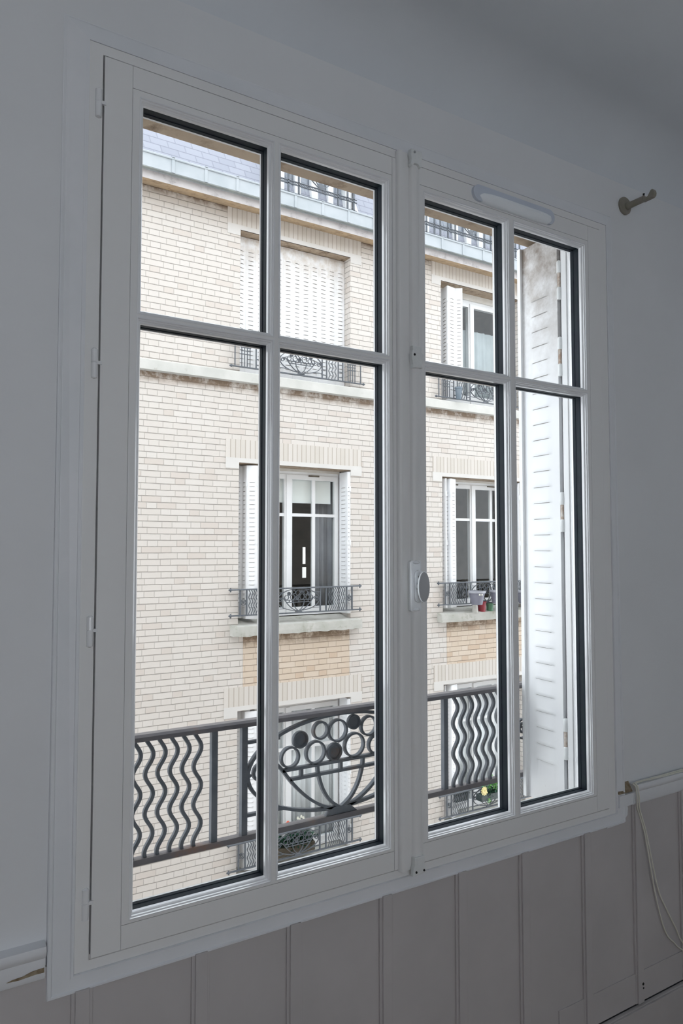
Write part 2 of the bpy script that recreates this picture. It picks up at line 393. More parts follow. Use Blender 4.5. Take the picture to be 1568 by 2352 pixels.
struct(m.build('wall_outer', 'brick'), 'street face of the wall outside the window', 'wall')
m = MB(); m.box(OX0, OX1, 0.10, 0.30, OZ1-0.012, OZ1)
struct(m.build('trim_1', 'soffit2'), 'brown stained underside of the window head outside the glass', 'soffit')
m = MB(); m.poly_x([(0.05, 0.715), (0.36, 0.675), (0.36, 0.62), (0.30, 0.62), (0.30, 0.60), (0.05, 0.60)], OX0-0.05, OX1+0.05)
struct(m.build('trim_2', 'concrete'), 'outer concrete sill below the window', 'window sill')
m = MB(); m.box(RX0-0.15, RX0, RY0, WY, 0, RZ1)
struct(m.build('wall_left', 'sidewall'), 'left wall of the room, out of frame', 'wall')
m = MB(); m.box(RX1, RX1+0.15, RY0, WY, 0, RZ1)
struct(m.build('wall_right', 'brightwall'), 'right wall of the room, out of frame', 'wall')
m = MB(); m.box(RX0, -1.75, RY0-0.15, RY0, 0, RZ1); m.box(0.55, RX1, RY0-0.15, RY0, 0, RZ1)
m.box(-1.75, 0.55, RY0-0.15, RY0, 0, 0.9); m.box(-1.75, 0.55, RY0-0.15, RY0, 2.6, RZ1)  # opening added to let the fill light in
struct(m.build('wall_back', 'sidewall'), 'wall behind the camera with an opening added for the fill light', 'wall')
m = MB(); m.box(RX0-0.15, RX1+0.15, RY0-0.15, 0.20, -0.15, 0)
struct(m.build('floor', 'floor'), 'wooden floor of the room', 'floor')
m = MB(); R = 0.16
arc = [(WY-R+R*math.cos(a), RZ1-R+R*math.sin(a)) for a in [i*PI/2/10 for i in range(11)]]
m.poly_x([(WY, RZ1-R)] + arc[1:] + [(RY0-0.15, RZ1), (RY0-0.15, RZ1+0.15), (WY, RZ1+0.15)], RX0-0.15, RX1+0.15)
struct(m.build('ceiling', 'ceiling', smooth=True), 'pale grey ceiling curving softly into the window wall', 'ceiling')

# skirting board
m = MB(); m.box(RX0, RX1, -0.016, WY, 0.0, 0.138); m.box(RX0, RX1, -0.010, WY, 0.138, 0.141)
struct(m.build('baseboard_front', 'panel', bevel=0.002), 'grey skirting board at the foot of the panelling', 'baseboard')
m = MB(); m.box(RX0, RX1, 0.002, WY, 0.141, 0.147)  # near-black strip stands in for the shade of the gap
struct(m.build('trim_3', 'gap'), 'near-black strip painting the shade in the gap between skirting board and panelling', 'gap')
# panelling with vertical battens
PT = 0.726
w = empty('trim_4', (0, 0, 0)); struct(w, 'beige grey wainscot panelling below window and chair rails', 'panelling')
m = MB(); m.box(RX0, RX1, 0.004, WY, 0.147, 0.79); m.build('panel', 'panel', w)
m = MB(); m.box(1.75, RX1, 0.0, 0.004, 0.147, 0.240); m.build('bottom_rail', 'panel', w, bevel=0.001)
bx = [(-3.24+0.25*k) for k in range(14)] + [0.38, 0.629, 0.860, 1.123, 1.373, 1.612, 1.879, 2.125] + [2.375, 2.625]
for x in bx:
    top = 0.775 if (x < 0.3 or x > 2.06) else PT+0.004
    m = MB(); m.box(x-0.021, x+0.021, -0.002, 0.004, 0.147, top); m.box(x-0.014, x+0.014, -0.0075, -0.002, 0.147, top)
    m.build('batten', 'panel', w, bevel=0.0012)
m = MB(); m.lathe((2.133, -0.0085, 0.205), [(0.0045, 0), (0.0045, 0.0015)], 'y', 10)
m.lathe((2.134, -0.0085, 0.192), [(0.003, 0), (0.003, 0.0015)], 'y', 10); m.build('screw_hole_shade', 'gap', w)  # dark discs paint the shade inside the holes
# chair rails
def chair(x0, x1): 
    m = MB(); m.poly_x([(WY, 0.772), (-0.002, 0.772), (-0.006, 0.779), (-0.006, 0.812), (-0.012, 0.818), (-0.016, 0.828), (-0.014, 0.837), (WY, 0.839)], x0, x1)
    return m
w = chair(RX0, 0.309).build('trim_5', 'casing', smooth=True); struct(w, 'white chair rail ending at the left of the window casing, broken lower edge', 'chair rail')
m = MB(); cp = [(0.240, 0.786), (0.262, 0.7845), (0.290, 0.7865), (0.307, 0.786), (0.307, 0.795), (0.285, 0.794), (0.268, 0.7895), (0.250, 0.7885)]
ca = [m.bm.verts.new((x, -0.0072, z)) for x, z in cp]; cb = [m.bm.verts.new((x, -0.003, z)) for x, z in cp]
m.bm.faces.new(ca)
for i in range(len(cp)): m.bm.faces.new((ca[i], ca[(i+1) % len(cp)], cb[(i+1) % len(cp)], cb[i]))
m.build('bare_wood', 'barewood', w)
w = chair(2.105, RX1).build('trim_6', 'casing', smooth=True); struct(w, 'white chair rail starting to the right of the window casing', 'chair rail')
m = MB(); m.poly_x([(WY, 0.772), (-0.004, 0.775), (-0.006, 0.812), (WY, 0.816)], 2.036, 2.105); m.build('rail_stub', 'casing', w)
m = MB(); m.poly_x([(WY, 0.816), (-0.004, 0.817), (0.001, 0.826), (WY, 0.846)], 2.036, 2.103); m.build('bare_wood', 'barewood', w)

# window casing
def rect(x0, x1, z0, z1): return (x0, x1, z0, z1)
def inset(r, d): return (r[0]+d, r[1]-d, r[2]+d, r[3]-d)
CO = (0.313, 2.068, PT, 2.712); CI = (0.364, 2.026, 0.760, 2.668)
m = MB()
def L(t, y):  # t 0..1 from outer to inner
    return (CO[0]+(CI[0]-CO[0])*t, CO[1]+(CI[1]-CO[1])*t, CO[2]+(CI[2]-CO[2])*t, CO[3]+(CI[3]-CO[3])*t, y)
m.loft([L(0, WY), L(0, -0.001), L(0.04, -0.003), L(0.14, -0.003), L(0.2, 0.000), L(0.84, 0.001), L(0.88, -0.003), L(0.97, -0.003), L(1, 0.001), L(1, 0.03)])
for v in m.bm.verts:
    if v.co.z > 2.6 and v.co.y < 0.02: v.co.y = WY-0.0005 if v.co.z > 2.71 else 0.010-0.010*(2.712-v.co.z)/0.044
struct(m.build('trim_7', 'casing'), 'flat white casing with raised edges around the window', 'window casing')
# lumps of filler on the lower right corner of the casing
m = MB()
pts = [(2.066, 0.80), (2.078, 0.79), (2.083, 0.765), (2.080, 0.745), (2.066, 0.735), (2.066, 0.724), (1.98, 0.722), (1.98, 0.73), (2.064, 0.73)]
a = [m.bm.verts.new((x, 0.000, z)) for x, z in pts]; b = [m.bm.verts.new((x, WY, z)) for x, z in pts]
m.bm.faces.new(a)
for i in range(len(pts)): m.bm.faces.new((a[i], a[(i+1) % len(pts)], b[(i+1) % len(pts)], b[i]))
struct(m.build('trim_8', 'casing'), 'lump of painted filler at the lower right corner of the casing', 'filler')

# ------------------------------------------------------------------ our window
win = empty('window_1', (1.19, 0.0, 0.76)); struct(win, 'white double casement window with four panes in each sash', 'window')
m = MB(); m.ring(CI, (0.3925, 1.9925, 0.780, 2.646), 0.002, 0.09)
m.ring(inset(CI, 0.02), (0.405, 1.98, 0.795, 2.63), 0.075, 0.10)
m.build('window_frame', 'pvc', win, bevel=0.0012)
GZ = [(0.849, 2.084), (2.114, 2.568)]
def sash(x0, x1, gx, gx0, gx1):
    """x0..x1 outer, gx glass columns, gx0,gx1 groove"""
    z0, z1, g0, g1 = 0.783, 2.643, 0.831, 2.594
    root = None; m = MB(); T = 0.068; gr = 0.0006
    m.box(x0, gx0-gr, 0, T, z0, z1); m.box(gx1+gr, x1, 0, T, z0, z1)
    m.box(gx0+gr, gx1-gr, 0, T, z0, g0-gr); m.box(gx0+gr, gx1-gr, 0, T, g1+gr, z1)
    BW = 0.012
    # flat ring inside the groove and the muntins, in front of the beads
    a = (gx0+gr, gx1-gr, g0+gr, g1-gr); b = (gx[0][0]-BW, gx[-1][1]+BW, GZ[0][0]-BW, GZ[1][1]+BW)
    m.ring(a, b, 0, T)
    m.box(gx0-gr, gx1+gr, 0.003, 0.02, g0-gr, g0+gr); m.box(gx0-gr, gx1+gr, 0.003, 0.02, g1-gr, g1+gr)
    m.box(gx0-gr, gx0+gr, 0.003, 0.02, z0, z1); m.box(gx1-gr, gx1+gr, 0.003, 0.02, z0, z1)
    s = m.build('sash', 'pvc', win)
    m = MB()
    m.box(gx[0][1]+BW, gx[1][0]-BW, 0.0, 0.060, b[2], b[3])
    m.box(b[0], gx[0][1]+BW, 0.0, 0.060, GZ[0][1]+BW, GZ[1][0]-BW); m.box(gx[1][0]-BW, b[1], 0.0, 0.060, GZ[0][1]+BW, GZ[1][0]-BW)
    m.build('muntin', 'pvc', s)
    for xa, xb in gx:
        for za, zb in GZ:
            r = (xa, xb, za, zb); ex = lambda d: (xa-d, xb+d, za-d, zb+d)
            m = MB()
            m.loft([(*ex(BW), 0.0), (*ex(BW), -0.0008), (*ex(0.0095), -0.0012), (*ex(0.0085), 0.0022), (*ex(0.0060), 0.0030), (*ex(0.0052), 0.0068),
                    (*ex(0.0030), 0.0076), (*ex(0.0012), 0.0098), (*ex(0.0), 0.0165), (*ex(BW), 0.0165), (*ex(BW), 0.0)])
            m.loft([(*ex(BW), 0.050), (*ex(0), 0.050), (*ex(0.0), 0.056), (*ex(0.006), 0.064), (*ex(BW), 0.064), (*ex(BW), 0.050)])
            m.build('glazing_bead', 'pvc_gloss', s)
            m = MB(); m.loft([(*ex(BW), 0.0165), (*ex(0.0), 0.0165), (*ex(0.0), 0.028), (*ex(0.0015), 0.029), (*ex(0.0015), 0.038), (*ex(0.0), 0.039), (*ex(0.0), 0.050), (*ex(BW), 0.050), (*ex(BW), 0.0165)])
            m.build('glass_seal', 'seal', s)
            m = MB(); e = 0.001
            m.box(xa+e, xb-e, 0.020, 0.024, za+e, zb-e)
            m.build('glass_pane', 'glass', s)
    return s
sl = sash(0.3955, 1.163, [(0.4826, 0.7866), (0.822, 1.127)], 0.455, 1.149)
sr = sash(1.205, 1.990, [(1.268, 1.567), (1.6085, 1.907)], 1.2405, 1.934)
# cover strip over the meeting of the two sashes
m = MB()
m.sweep([(1.2, 0, 0.779), (1.2, 0, 2.662)], [(-0.040, -0.0), (-0.040, 0.008), (-0.037, 0.013), (-0.034, 0.015), (-0.028, 0.015), (-0.025, 0.011), (-0.003, 0.009), (-0.001, 0.016), (0.003, 0.020), (0.012, 0.021), (0.022, 0.020), (0.027, 0.015), (0.029, 0.008), (0.038, 0.006), (0.039, 0.0)], up=Vector((0, -1, 0)))
cs = m.build('cover_strip', 'pvc', win, smooth=True)
# hinges
for z in (2.539, 1.985, 1.434, 0.893):
    m = MB()
    m.lathe((0.3835, 0.000, z), [(0.002, -0.034), (0.0062, -0.032), (0.0068, -0.001), (0.0055, 0.0), (0.0068, 0.001), (0.0068, 0.027), (0.003, 0.030)], 'z', 14)
    m.box(0.386, 0.3985, -0.0035, 0.003, z-0.0035, z+0.0035)
    m.build('hinge', 'pvc_gloss', win, smooth=True)
# cremone bolt: caps, guide, handle
def capsule_pts(cx, cz, hw, hh, r, n=6):
    out = []
    for sx, sz, a0 in ((1, 1, 0), (-1, 1, PI/2), (-1, -1, PI), (1, -1, 3*PI/2)):
        for k in range(n+1):
            a = a0+PI/2*k/n
            out.append((cx+sx*(hw-r)+r*math.cos(a), cz+sz*(hh-r)+r*math.sin(a)))
    return out
def plate(m, outline, y0, y1, ins=0.002):
    cx = sum(p[0] for p in outline)/len(outline); cz = sum(p[1] for p in outline)/len(outline)
    hx = max(abs(p[0]-cx) for p in outline); hz = max(abs(p[1]-cz) for p in outline)
    top = [(cx+(x-cx)*(1-ins/hx), cz+(z-cz)*(1-ins/hz)) for x, z in outline]
    A = [m.bm.verts.new((x, y0, z)) for x, z in outline]; B = [m.bm.verts.new((x, y1+ins*0.6, z)) for x, z in outline]
    C = [m.bm.verts.new((x, y1, z)) for x, z in top]; n = len(outline)
    for a, b in ((A, B), (B, C)):
        for i in range(n): m.bm.faces.new((a[i], a[(i+1) % n], b[(i+1) % n], b[i]))
    m.bm.faces.new(A[::-1]); m.bm.faces.new(C)
def oval_loft(m, cx, cz, prof, n=40, k=0.46):
    rings = [[m.bm.verts.new((cx+r*k*math.cos(2*PI*i/n), y, cz+r*math.sin(2*PI*i/n))) for i in range(n)] for r, y in prof]
    for a, b in zip(rings, rings[1:]):
        for i in range(n): m.bm.faces.new((a[i], a[(i+1) % n], b[(i+1) % n], b[i]))
    m.bm.faces.new(rings[0][::-1]); m.bm.faces.new(rings[-1])
bolt = MB(); plate(bolt, [(1.193, 2.668), (1.229, 2.668), (1.231, 2.655), (1.228, 2.640), (1.228, 2.626), (1.222, 2.623), (1.216, 2.630), (1.203, 2.630), (1.196, 2.622), (1.192, 2.628), (1.195, 2.64), (1.191, 2.655)], -0.015, -0.028)
bolt = bolt.build('cremone_cap', 'oldwhite', win)
m = MB(); m.ball((1.203, -0.029, 2.660), 0.0035, 8); m.build('screw', 'knobface', bolt)
m = MB(); plate(m, [(1.195, 2.135), (1.227, 2.135), (1.228, 2.128), (1.224, 2.124), (1.233, 2.115), (1.234, 2.100), (1.224, 2.086), (1.228, 2.079), (1.195, 2.076), (1.197, 2.087), (1.193, 2.10), (1.193, 2.115), (1.197, 2.125)], -0.015, -0.027)
g = m.build('cremone_guide', 'oldwhite', win)
m = MB(); m.ball((1.201, -0.0275, 2.112), 0.0035, 8, (1, .6, 1)); m.build('screw', 'gap', g)
m = MB(); plate(m, [(1.195, 0.812), (1.227, 0.812), (1.227, 0.792), (1.230, 0.786), (1.230, 0.770), (1.190, 0.766), (1.192, 0.786), (1.195, 0.792)], -0.013, -0.026)
g = m.build('cremone_cap', 'oldwhite', win)
for x in (1.199, 1.224):
    m = MB(); m.ball((x, -0.0265, 0.776), 0.003, 8); m.build('screw', 'gap', g)
m = MB(); plate(m, capsule_pts(1.206, 1.503, 0.0175, 0.066, 0.005), -0.012, -0.023, 0.003)
for z in (1.564, 1.442): m.ball((1.206, -0.021, z), 0.008, 10, (1.5, .8, .6))
hp = m.build('handle_plate', 'lacquer', win, smooth=True)
m = MB(); plate(m, capsule_pts(1.212, 1.502, 0.0150, 0.042, 0.0145), -0.023, -0.030, 0.002); ro = m.build('rosette', 'lacquer', hp, smooth=True)
m = MB(); m.ball((1.209, -0.030, 1.526), 0.003, 8, (1, .5, 1.4)); m.ball((1.209, -0.030, 1.479), 0.003, 8, (1, .5, 1.4)); m.build('screw', 'knobface', hp)
m = MB(); m.lathe((1.208, 0, 1.502), [(0.0095, -0.030), (0.0085, -0.036), (0.008, -0.051)], 'y', 24); m.build('handle_neck', 'lacquer', hp, smooth=True)
KX = 1.203; OV = lambda r, n=40: [(KX+r*0.44*math.cos(2*PI*k/n), 1.502+r*math.sin(2*PI*k/n)) for k in range(n)]
m = MB(); oval_loft(m, KX, 1.502, [(0.010, -0.050), (0.034, -0.053), (0.0385, -0.0545), (0.0400, -0.0565), (0.0400, -0.0585), (0.0390, -0.0595)]); kn = m.build('knob', 'lacquer', hp, smooth=True)
m = MB(); oval_loft(m, KX, 1.502, [(0.0382, -0.0594), (0.0378, -0.0602), (0.020, -0.0610), (0.002, -0.0612)])
m.build('knob_face', 'knobface', hp, smooth=True)
# trickle vent on the head of the right sash
m = MB(); plate(m, capsule_pts(1.600, 2.624, 0.168, 0.023, 0.0225), 0.0, -0.012, 0.004)
tv = m.build('trickle_vent', 'ventbase', win, smooth=True); tv['label'] = 'bluish white ventilation hood'
prof = [(0.0, 2.626), (-0.014, 2.626), (-0.024, 2.622), (-0.026, 2.614), (-0.018, 2.602), (-0.010, 2.598), (0.0, 2.598)]
m = MB()
N = 14
for k in range(1):
    rings = []
    for i in range(N+1):
        t = -1+2*i/N; x = 1.603+0.160*t; s = max(0.12, (1-abs(t)**7)**0.5)
        rings.append([m.bm.verts.new((x, y*s, 2.612+(z-2.612)*s)) for y, z in prof])
    for i in range(N):
        for j in range(len(prof)): m.bm.faces.new((rings[i][j], rings[i][(j+1) % len(prof)], rings[i+1][(j+1) % len(prof)], rings[i+1][j]))
    m.bm.faces.new(rings[0]); m.bm.faces.new(rings[-1])
m.build('vent_hood', 'vent', tv, smooth=True)

# ------------------------------------------------------------------ things on the window wall
br = empty('curtain_rod_bracket', (2.138, WY, 2.765), 'taupe metal curtain rod bracket sticking out of the wall right of the window', 'bracket')
m = MB(); m.lathe((2.138, 0, 2.765), [(0.030, WY), (0.030, 0.006), (0.027, 0.003), (0.012, 0.002)], 'y', 32); m.build('wall_plate', 'bronze', br, smooth=True)
m = MB(); m.lathe((2.142, 0, 2.762), [(0.0118, 0.002), (0.0122, -0.004), (0.0108, -0.006), (0.0105, -0.064)], 'y', 24); arm = m.build('arm', 'bronze', br, smooth=True)
m = MB()
cup = [(-0.060, -0.0105), (-0.098, -0.0095), (-0.104, -0.004), (-0.105, 0.004), (-0.103, 0.013), (-0.098, 0.018), (-0.092, 0.016), (-0.086, 0.008), (-0.081, 0.001), (-0.075, -0.001), (-0.070, 0.002), (-0.066, 0.009), (-0.060, 0.0103)]
for xs in (2.142,):
    a = [m.bm.verts.new((xs-0.008, y, 2.762+z)) for y, z in cup]; b = [m.bm.verts.new((xs+0.008, y, 2.762+z)) for y, z in cup]
    for i in range(len(cup)): m.bm.faces.new((a[i], a[(i+1) % len(cup)], b[(i+1) % len(cup)], b[i]))
    m.bm.faces.new(a); m.bm.faces.new(b[::-1])
m.build('rod_cup', 'bronze', br, bevel=0.002)
m = MB(); m.lathe((2.142, -0.062, 2.762), [(0.0025, 0.008), (0.0028, 0.0155), (0.0036, 0.0158), (0.003, 0.018)], 'z', 10); m.build('set_screw', 'gap', br)

cab = empty('telephone_cable', (2.104, -0.012, 0.845), 'thin cream twin cable lying on the right chair rail and hanging down the panelling', 'cable')
def spl(pts, n=8):
    out = []; P = [pts[0]]+list(pts)+[pts[-1]]
    for i in range(1, len(P)-2):
        p0, p1, p2, p3 = (Vector(P[i-1]), Vector(P[i]), Vector(P[i+1]), Vector(P[i+2]))
        for k in range(n):
            t = k/n
            out.append(0.5*((2*p1)+(-p0+p2)*t+(2*p0-5*p1+4*p2-p3)*t*t+(-p0+3*p1-3*p2+p3)*t*t*t))
    out.append(Vector(pts[-1])); return out
A = [(2.74, -0.003, 0.842), (2.6, -0.004, 0.842), (2.45, -0.004, 0.844), (2.25, -0.003, 0.842), (2.112, -0.006, 0.843), (2.098, -0.019, 0.836), (2.104, -0.020, 0.800), (2.114, -0.012, 0.765), (2.130, -0.009, 0.735), (2.152, -0.009, 0.679), (2.178, -0.009, 0.575), (2.204, -0.008, 0.471), (2.232, -0.008, 0.383), (2.262, -0.007, 0.325), (2.30, -0.007, 0.288), (2.36, -0.007, 0.243), (2.55, -0.01, 0.155)]
B = [(2.74, -0.0075, 0.8405), (2.6, -0.008, 0.8405), (2.45, -0.0085, 0.8405), (2.25, -0.008, 0.8405), (2.118, -0.010, 0.8435), (2.104, -0.0225, 0.836), (2.108, -0.024, 0.800), (2.119, -0.016, 0.765), (2.135, -0.012, 0.735), (2.157, -0.012, 0.679), (2.186, -0.012, 0.575), (2.222, -0.008, 0.475), (2.262, -0.007, 0.408), (2.31, -0.007, 0.335), (2.361, -0.007, 0.262), (2.55, -0.007, 0.10)]
for P, d in ((A, 0), (B, 1)):
    m = MB(); m.tube(spl(P), 0.0023, 7); m.build('strand', 'cable', cab, smooth='all')

# ------------------------------------------------------------------ wrought-iron balcony rails
def arcpts(cx, cz, rx, rz, a0, a1, n, y=0.0): return [(cx+rx*math.cos(a0+(a1-a0)*k/n), y, cz+rz*math.sin(a0+(a1-a0)*k/n)) for k in range(n+(0 if abs(abs(a1-a0)-2*PI) < 1e-6 else 1))]
def spiral(cx, cz, r0, r1, a0, turns, n, y=0.0):
    return [(cx+(r0+(r1-r0)*k/n)*math.cos(a0+2*PI*turns*k/n), y, cz+(r0+(r1-r0)*k/n)*math.sin(a0+2*PI*turns*k/n)) for k in range(n+1)]
def basket(root, cx, dz, hi, seg):
    """oval with a bowl of fruit, centred on cx, coordinates of the near rail"""
    W, Dp = 0.0085, 0.014
    f = lambda pts: [(p[0]+cx, p[1], p[2]+dz) for p in pts]
    m = MB(); m.bar(f(arcpts(0, 0.975, 0.303, 0.136, 0, 2*PI, seg*2)), W, Dp, True); m.build('oval', 'iron', root)
    for s in (-1, 1):
        pts = spiral(s*0.262, 0.977, 0.030, 0.010, PI if s > 0 else 0, (-1.4 if s > 0 else 1.4), seg)
        lead = [(s*0.215, 0, 0.997), (s*0.232, 0, 1.006)] 
        bowl = spl([(s*0.245, 0, 1.006), (s*0.222, 0, 1.001), (s*0.196, 0, 0.975), (s*0.160, 0, 0.930), (s*0.112, 0, 0.884), (s*0.06, 0, 0.851), (s*0.0, 0, 0.832)], 4)
        m = MB(); m.bar(f(bowl), W, Dp); m.bar(f(pts), 0.007, Dp); m.box(cx+s*0.303-0.008, cx+s*0.303+0.008+ (0), -0.006, 0.006, dz+0.972, dz+0.979)
        m.bar(f([(s*0.292, 0, 0.976), (s*0.300, 0, 0.976)]), 0.006, 0.01)
        m.build('scroll', 'iron', root)
        rib = spl([(s*0.080, 0, 0.974), (s*0.077, 0, 0.945), (s*0.062, 0, 0.900), (s*0.036, 0, 0.862), (s*0.0, 0, 0.836)], 4)
        m = MB(); m.bar(f(rib), W, Dp*0.9); m.build('rib', 'iron', root)
        for zc, xi in ((1.067, 0.205), (0.870, 0.19)):
            m = MB(); m.bar(f([(s*0.314, 0, zc), (s*xi, 0, zc)]), 0.0085, 0.012); m.build('crossbar', 'iron', root)
    m = MB(); m.bar(f([(-0.197, 0, 0.973), (0.197, 0, 0.973)]), W, Dp); m.bar(f([(-0.172, 0, 0.945), (0.172, 0, 0.945)]), W, Dp)
    for x in (-0.134, 0.0, 0.134): m.bar(f([(x, 0, 0.945), (x, 0, 0.973)]), 0.009, 0.012)
    m.build('basket_rim', 'iron', root)
    m = MB(); plate(m, [(cx-0.055, dz+0.82), (cx+0.055, dz+0.82), (cx+0.03, dz+0.842), (cx-0.03, dz+0.842)], 0.008, -0.008, 0.002); m.build('base_plate', 'iron', root)
    for x, z, r in ((-0.171, 1.007, 0.028), (-0.087, 1.009, 0.031), (-0.070, 1.070, 0.024), (-0.011, 1.062, 0.031), (0.048, 1.012, 0.034), (0.101, 1.062, 0.028), (0.128, 1.003, 0.027), (0.178, 1.005, 0.024)):
        m = MB(); m.bar(f(arcpts(x, z, r, r, 0, 2*PI, seg)), 0.0058, Dp, True); m.build('ring', 'iron', root)
    for x, z, r in ((-0.137, 1.052, 0.025), (-0.022, 1.001, 0.0265), (0.047, 1.080, 0.0225), (0.148, 1.048, 0.023)):
        m = MB()
        m.lathe((cx+x, 0, dz+z), [(r, 0.006), (r, -0.005), (r*0.86, -0.008), (r*0.78, -0.006), (r*0.7, 0.001), (r*0.4, 0.004), (r*0.1, 0.005)], 'y', 24 if seg > 20 else 12)
        m.build('fruit_disc', 'iron', root, smooth=True)
def wavy(root, x, z0, z1, w, seg=8, amp=0.0105, mat='iron'):
    n = 6*seg if z1-z0 > 0.2 else seg
    m = MB(); pts = []
    for k in range(n+1):
        z = z0+(z1-z0)*k/n
        pts.append((x+amp*math.cos(2*PI*(z-z0-0.058)/0.0985), 0, z))
    m.bar(pts, w, w*1.1); return m.build('wavy_bar', mat, root, smooth=True)
def railing(loc, label, group, near=True):
    seg = 32 if near else 16; top = 'rustiron' if near else 'iron'
    g = empty('balcony_railing', (0, 0, 0), label, 'railing', group)
    m = MB(); m.poly_x([(-0.018, 1.113), (0.018, 1.113), (0.018, 1.124), (0.012, 1.130), (-0.012, 1.130), (-0.018, 1.124)], -0.93, 0.93); m.build('top_rail', top, g)
    m = MB(); m.box(-0.93, 0.93, -0.012, 0.012, 0.806, 0.821); m.build('bottom_rail', top, g)
    for s in (-1, 1):
        for z in (1.121, 0.813):
            m = MB(); m.ball((s*0.925, 0, z), 0.017, 10); m.ball((s*0.943, 0, z), 0.010, 8); m.ball((s*0.925, 0, z+0.019), 0.009, 8); m.ball((s*0.925, 0, z-0.019), 0.009, 8)
            m.build('end_knob', 'iron', g)
        for x in (0.800, 0.715, 0.4025, 0.3145):
            m = MB(); m.box(s*x-0.0085, s*x+0.0085, -0.008, 0.008, 0.820, 1.114); m.build('post', 'iron', g)
        m = MB(); m.bar(arcpts(s*0.757, 0.968, 0.033, 0.033, 0, 2*PI, seg), 0.0065, 0.014, True); m.bar(spiral(s*0.757, 0.968, 0.020, 0.004, 0.5, 1.3, seg), 0.006, 0.012)
        m.build('circle', 'iron', g)
        for k in range(8): wavy(g, s*(0.449+0.0325*k) if s > 0 else -(0.449+0.0325*k), 0.820, 1.114, 0.0092 if near else 0.0085, 8 if near else 4)
    basket(g, 0, 0, 1.11, seg)
    g.location = loc
    return g
railing((1.198, 0.333, 0), 'dark wrought iron railing with wavy bars and fruit basket just outside the glass', 'wrought iron balcony railings')

# near folded metal shutters
def leaf_mesh(name, wd, h, near, mat, first=0.11, last=0.135):
    """leaf in the xz plane, width along x from 0, louvres stamped out towards -y"""
    m = MB(); p = 0.0545; nz = 10 if near else 4; nx = 18 if near else 8
    n = int((h-first-last)/p); lo, hi = 0.24*wd, 0.80*wd
    zs = [0.0, last*0.5, last]; sl_ = 0.035 if near else 0.075
    for i in range(n):
        for k in range(1, nz+1):
            zs.append(last+p*i + p*(sl_ if k == 1 else (k-1)/(nz-1)*(1-sl_)+sl_))
    zs.append(h-first*0.4); zs.append(h)
    grid = []
    A = 0.007 if near else 0.010
    for z in zs:
        i = (z-last)/p; t = i-math.floor(i+1e-6)
        row = []
        for k in range(nx+1):
            x = wd*k/nx
            d = 0
            if 0 <= i-1e-9 and i < n and lo < x < hi:
                u = (x-lo)/(hi-lo); s = min(1, min(u, 1-u)*5); s = s*s*(3-2*s)
                tt = max(0, min(1, t)); d = A*s*(math.sin(PI*min(1, tt/0.10)/2) * (1-tt)**1.3 if True else 0)
            row.append(m.bm.verts.new((x, -0.007-d, z)))
        grid.append(row)
    for q, (a, b) in enumerate(zip(grid, grid[1:])):
        slitshade = 2 <= q < 2+n*nz and (q-2) % nz == 0
        for k in range(nx):
            f = m.bm.faces.new((a[k], a[k+1], b[k+1], b[k]))
            if slitshade and lo+0.10*(hi-lo) < wd*(k+0.5)/nx < hi-0.10*(hi-lo): f.material_index = 1  # louvre opening painted dark on the closed face
    # back skin and edges
    bk = [m.bm.verts.new(v) for v in ((0, 0.007, 0), (wd, 0.007, 0), (wd, 0.007, h), (0, 0.007, h))]
    m.bm.faces.new(bk[::-1])
    for i in range(len(grid)-1):
        pass
    L0 = [r[0] for r in grid]; R0 = [r[-1] for r in grid]
    m.bm.faces.new([bk[0]]+[bk[3]]+L0[::-1]); m.bm.faces.new([bk[1]]+R0+[bk[2]])
    m.bm.faces.new([bk[0], bk[1]]+grid[0][::-1]); m.bm.faces.new([bk[3]]+grid[-1]+[bk[2]])
    # rolled stiles
    m.lathe((0.004, -0.001, 0), [(0.009, 0), (0.009, h)], 'z', 8)
    bm = m.bm; bmesh.ops.recalc_face_normals(bm, faces=bm.faces)
    me = bpy.data.meshes.new(name); bm.to_mesh(me); bm.free(); me.materials.append(M[mat]); me.materials.append(M['slitshade_near' if near else 'slitshade'])
    for q in me.polygons: q.use_smooth = True
    try: me.set_sharp_from_angle(angle=math.radians(35))
    except Exception: pass
    return me
LEAF = {}
def shutter(loc, plan, h, label, group, mat='shutterfar', near=False, hinges=(0.12, 0.5, 0.88), flip=None):
    """plan: list of (x,y) fold points (world); one leaf per segment"""
    g = empty('folding_shutter', (plan[0][0], plan[0][1], loc), label, 'shutter', group)
    for i in range(len(plan)-1):
        (xa, ya), (xb, yb) = plan[i], plan[i+1]
        wd = math.hypot(xb-xa, yb-ya); key = (round(wd, 3), round(h, 3), mat, near)
        if key not in LEAF: LEAF[key] = leaf_mesh('shutter_leaf', wd, h, near, mat)
        o = bpy.data.objects.new('shutter_leaf', LEAF[key]); COL.objects.link(o); o.parent = g
        ang = math.atan2(yb-ya, xb-xa)
        if flip and flip[i]:
            o.location = (xb-plan[0][0], yb-plan[0][1], 0); ang += PI
        else: o.location = (xa-plan[0][0], ya-plan[0][1], 0)
        o.rotation_euler = (0, 0, ang)
    for i, (x, y) in enumerate(plan[1:-1] if len(plan) > 2 else []):
        for f in hinges:
            m = MB(); z = loc+h*f
            m.lathe((x, y-0.006, z), [(0.010, -0.035), (0.010, 0.035)], 'z', 8); m.box(x-0.014, x+0.014, y-0.006, y+0.010, z-0.030, z+0.030)
            m.build('hinge', 'whitewood', g)
    return g
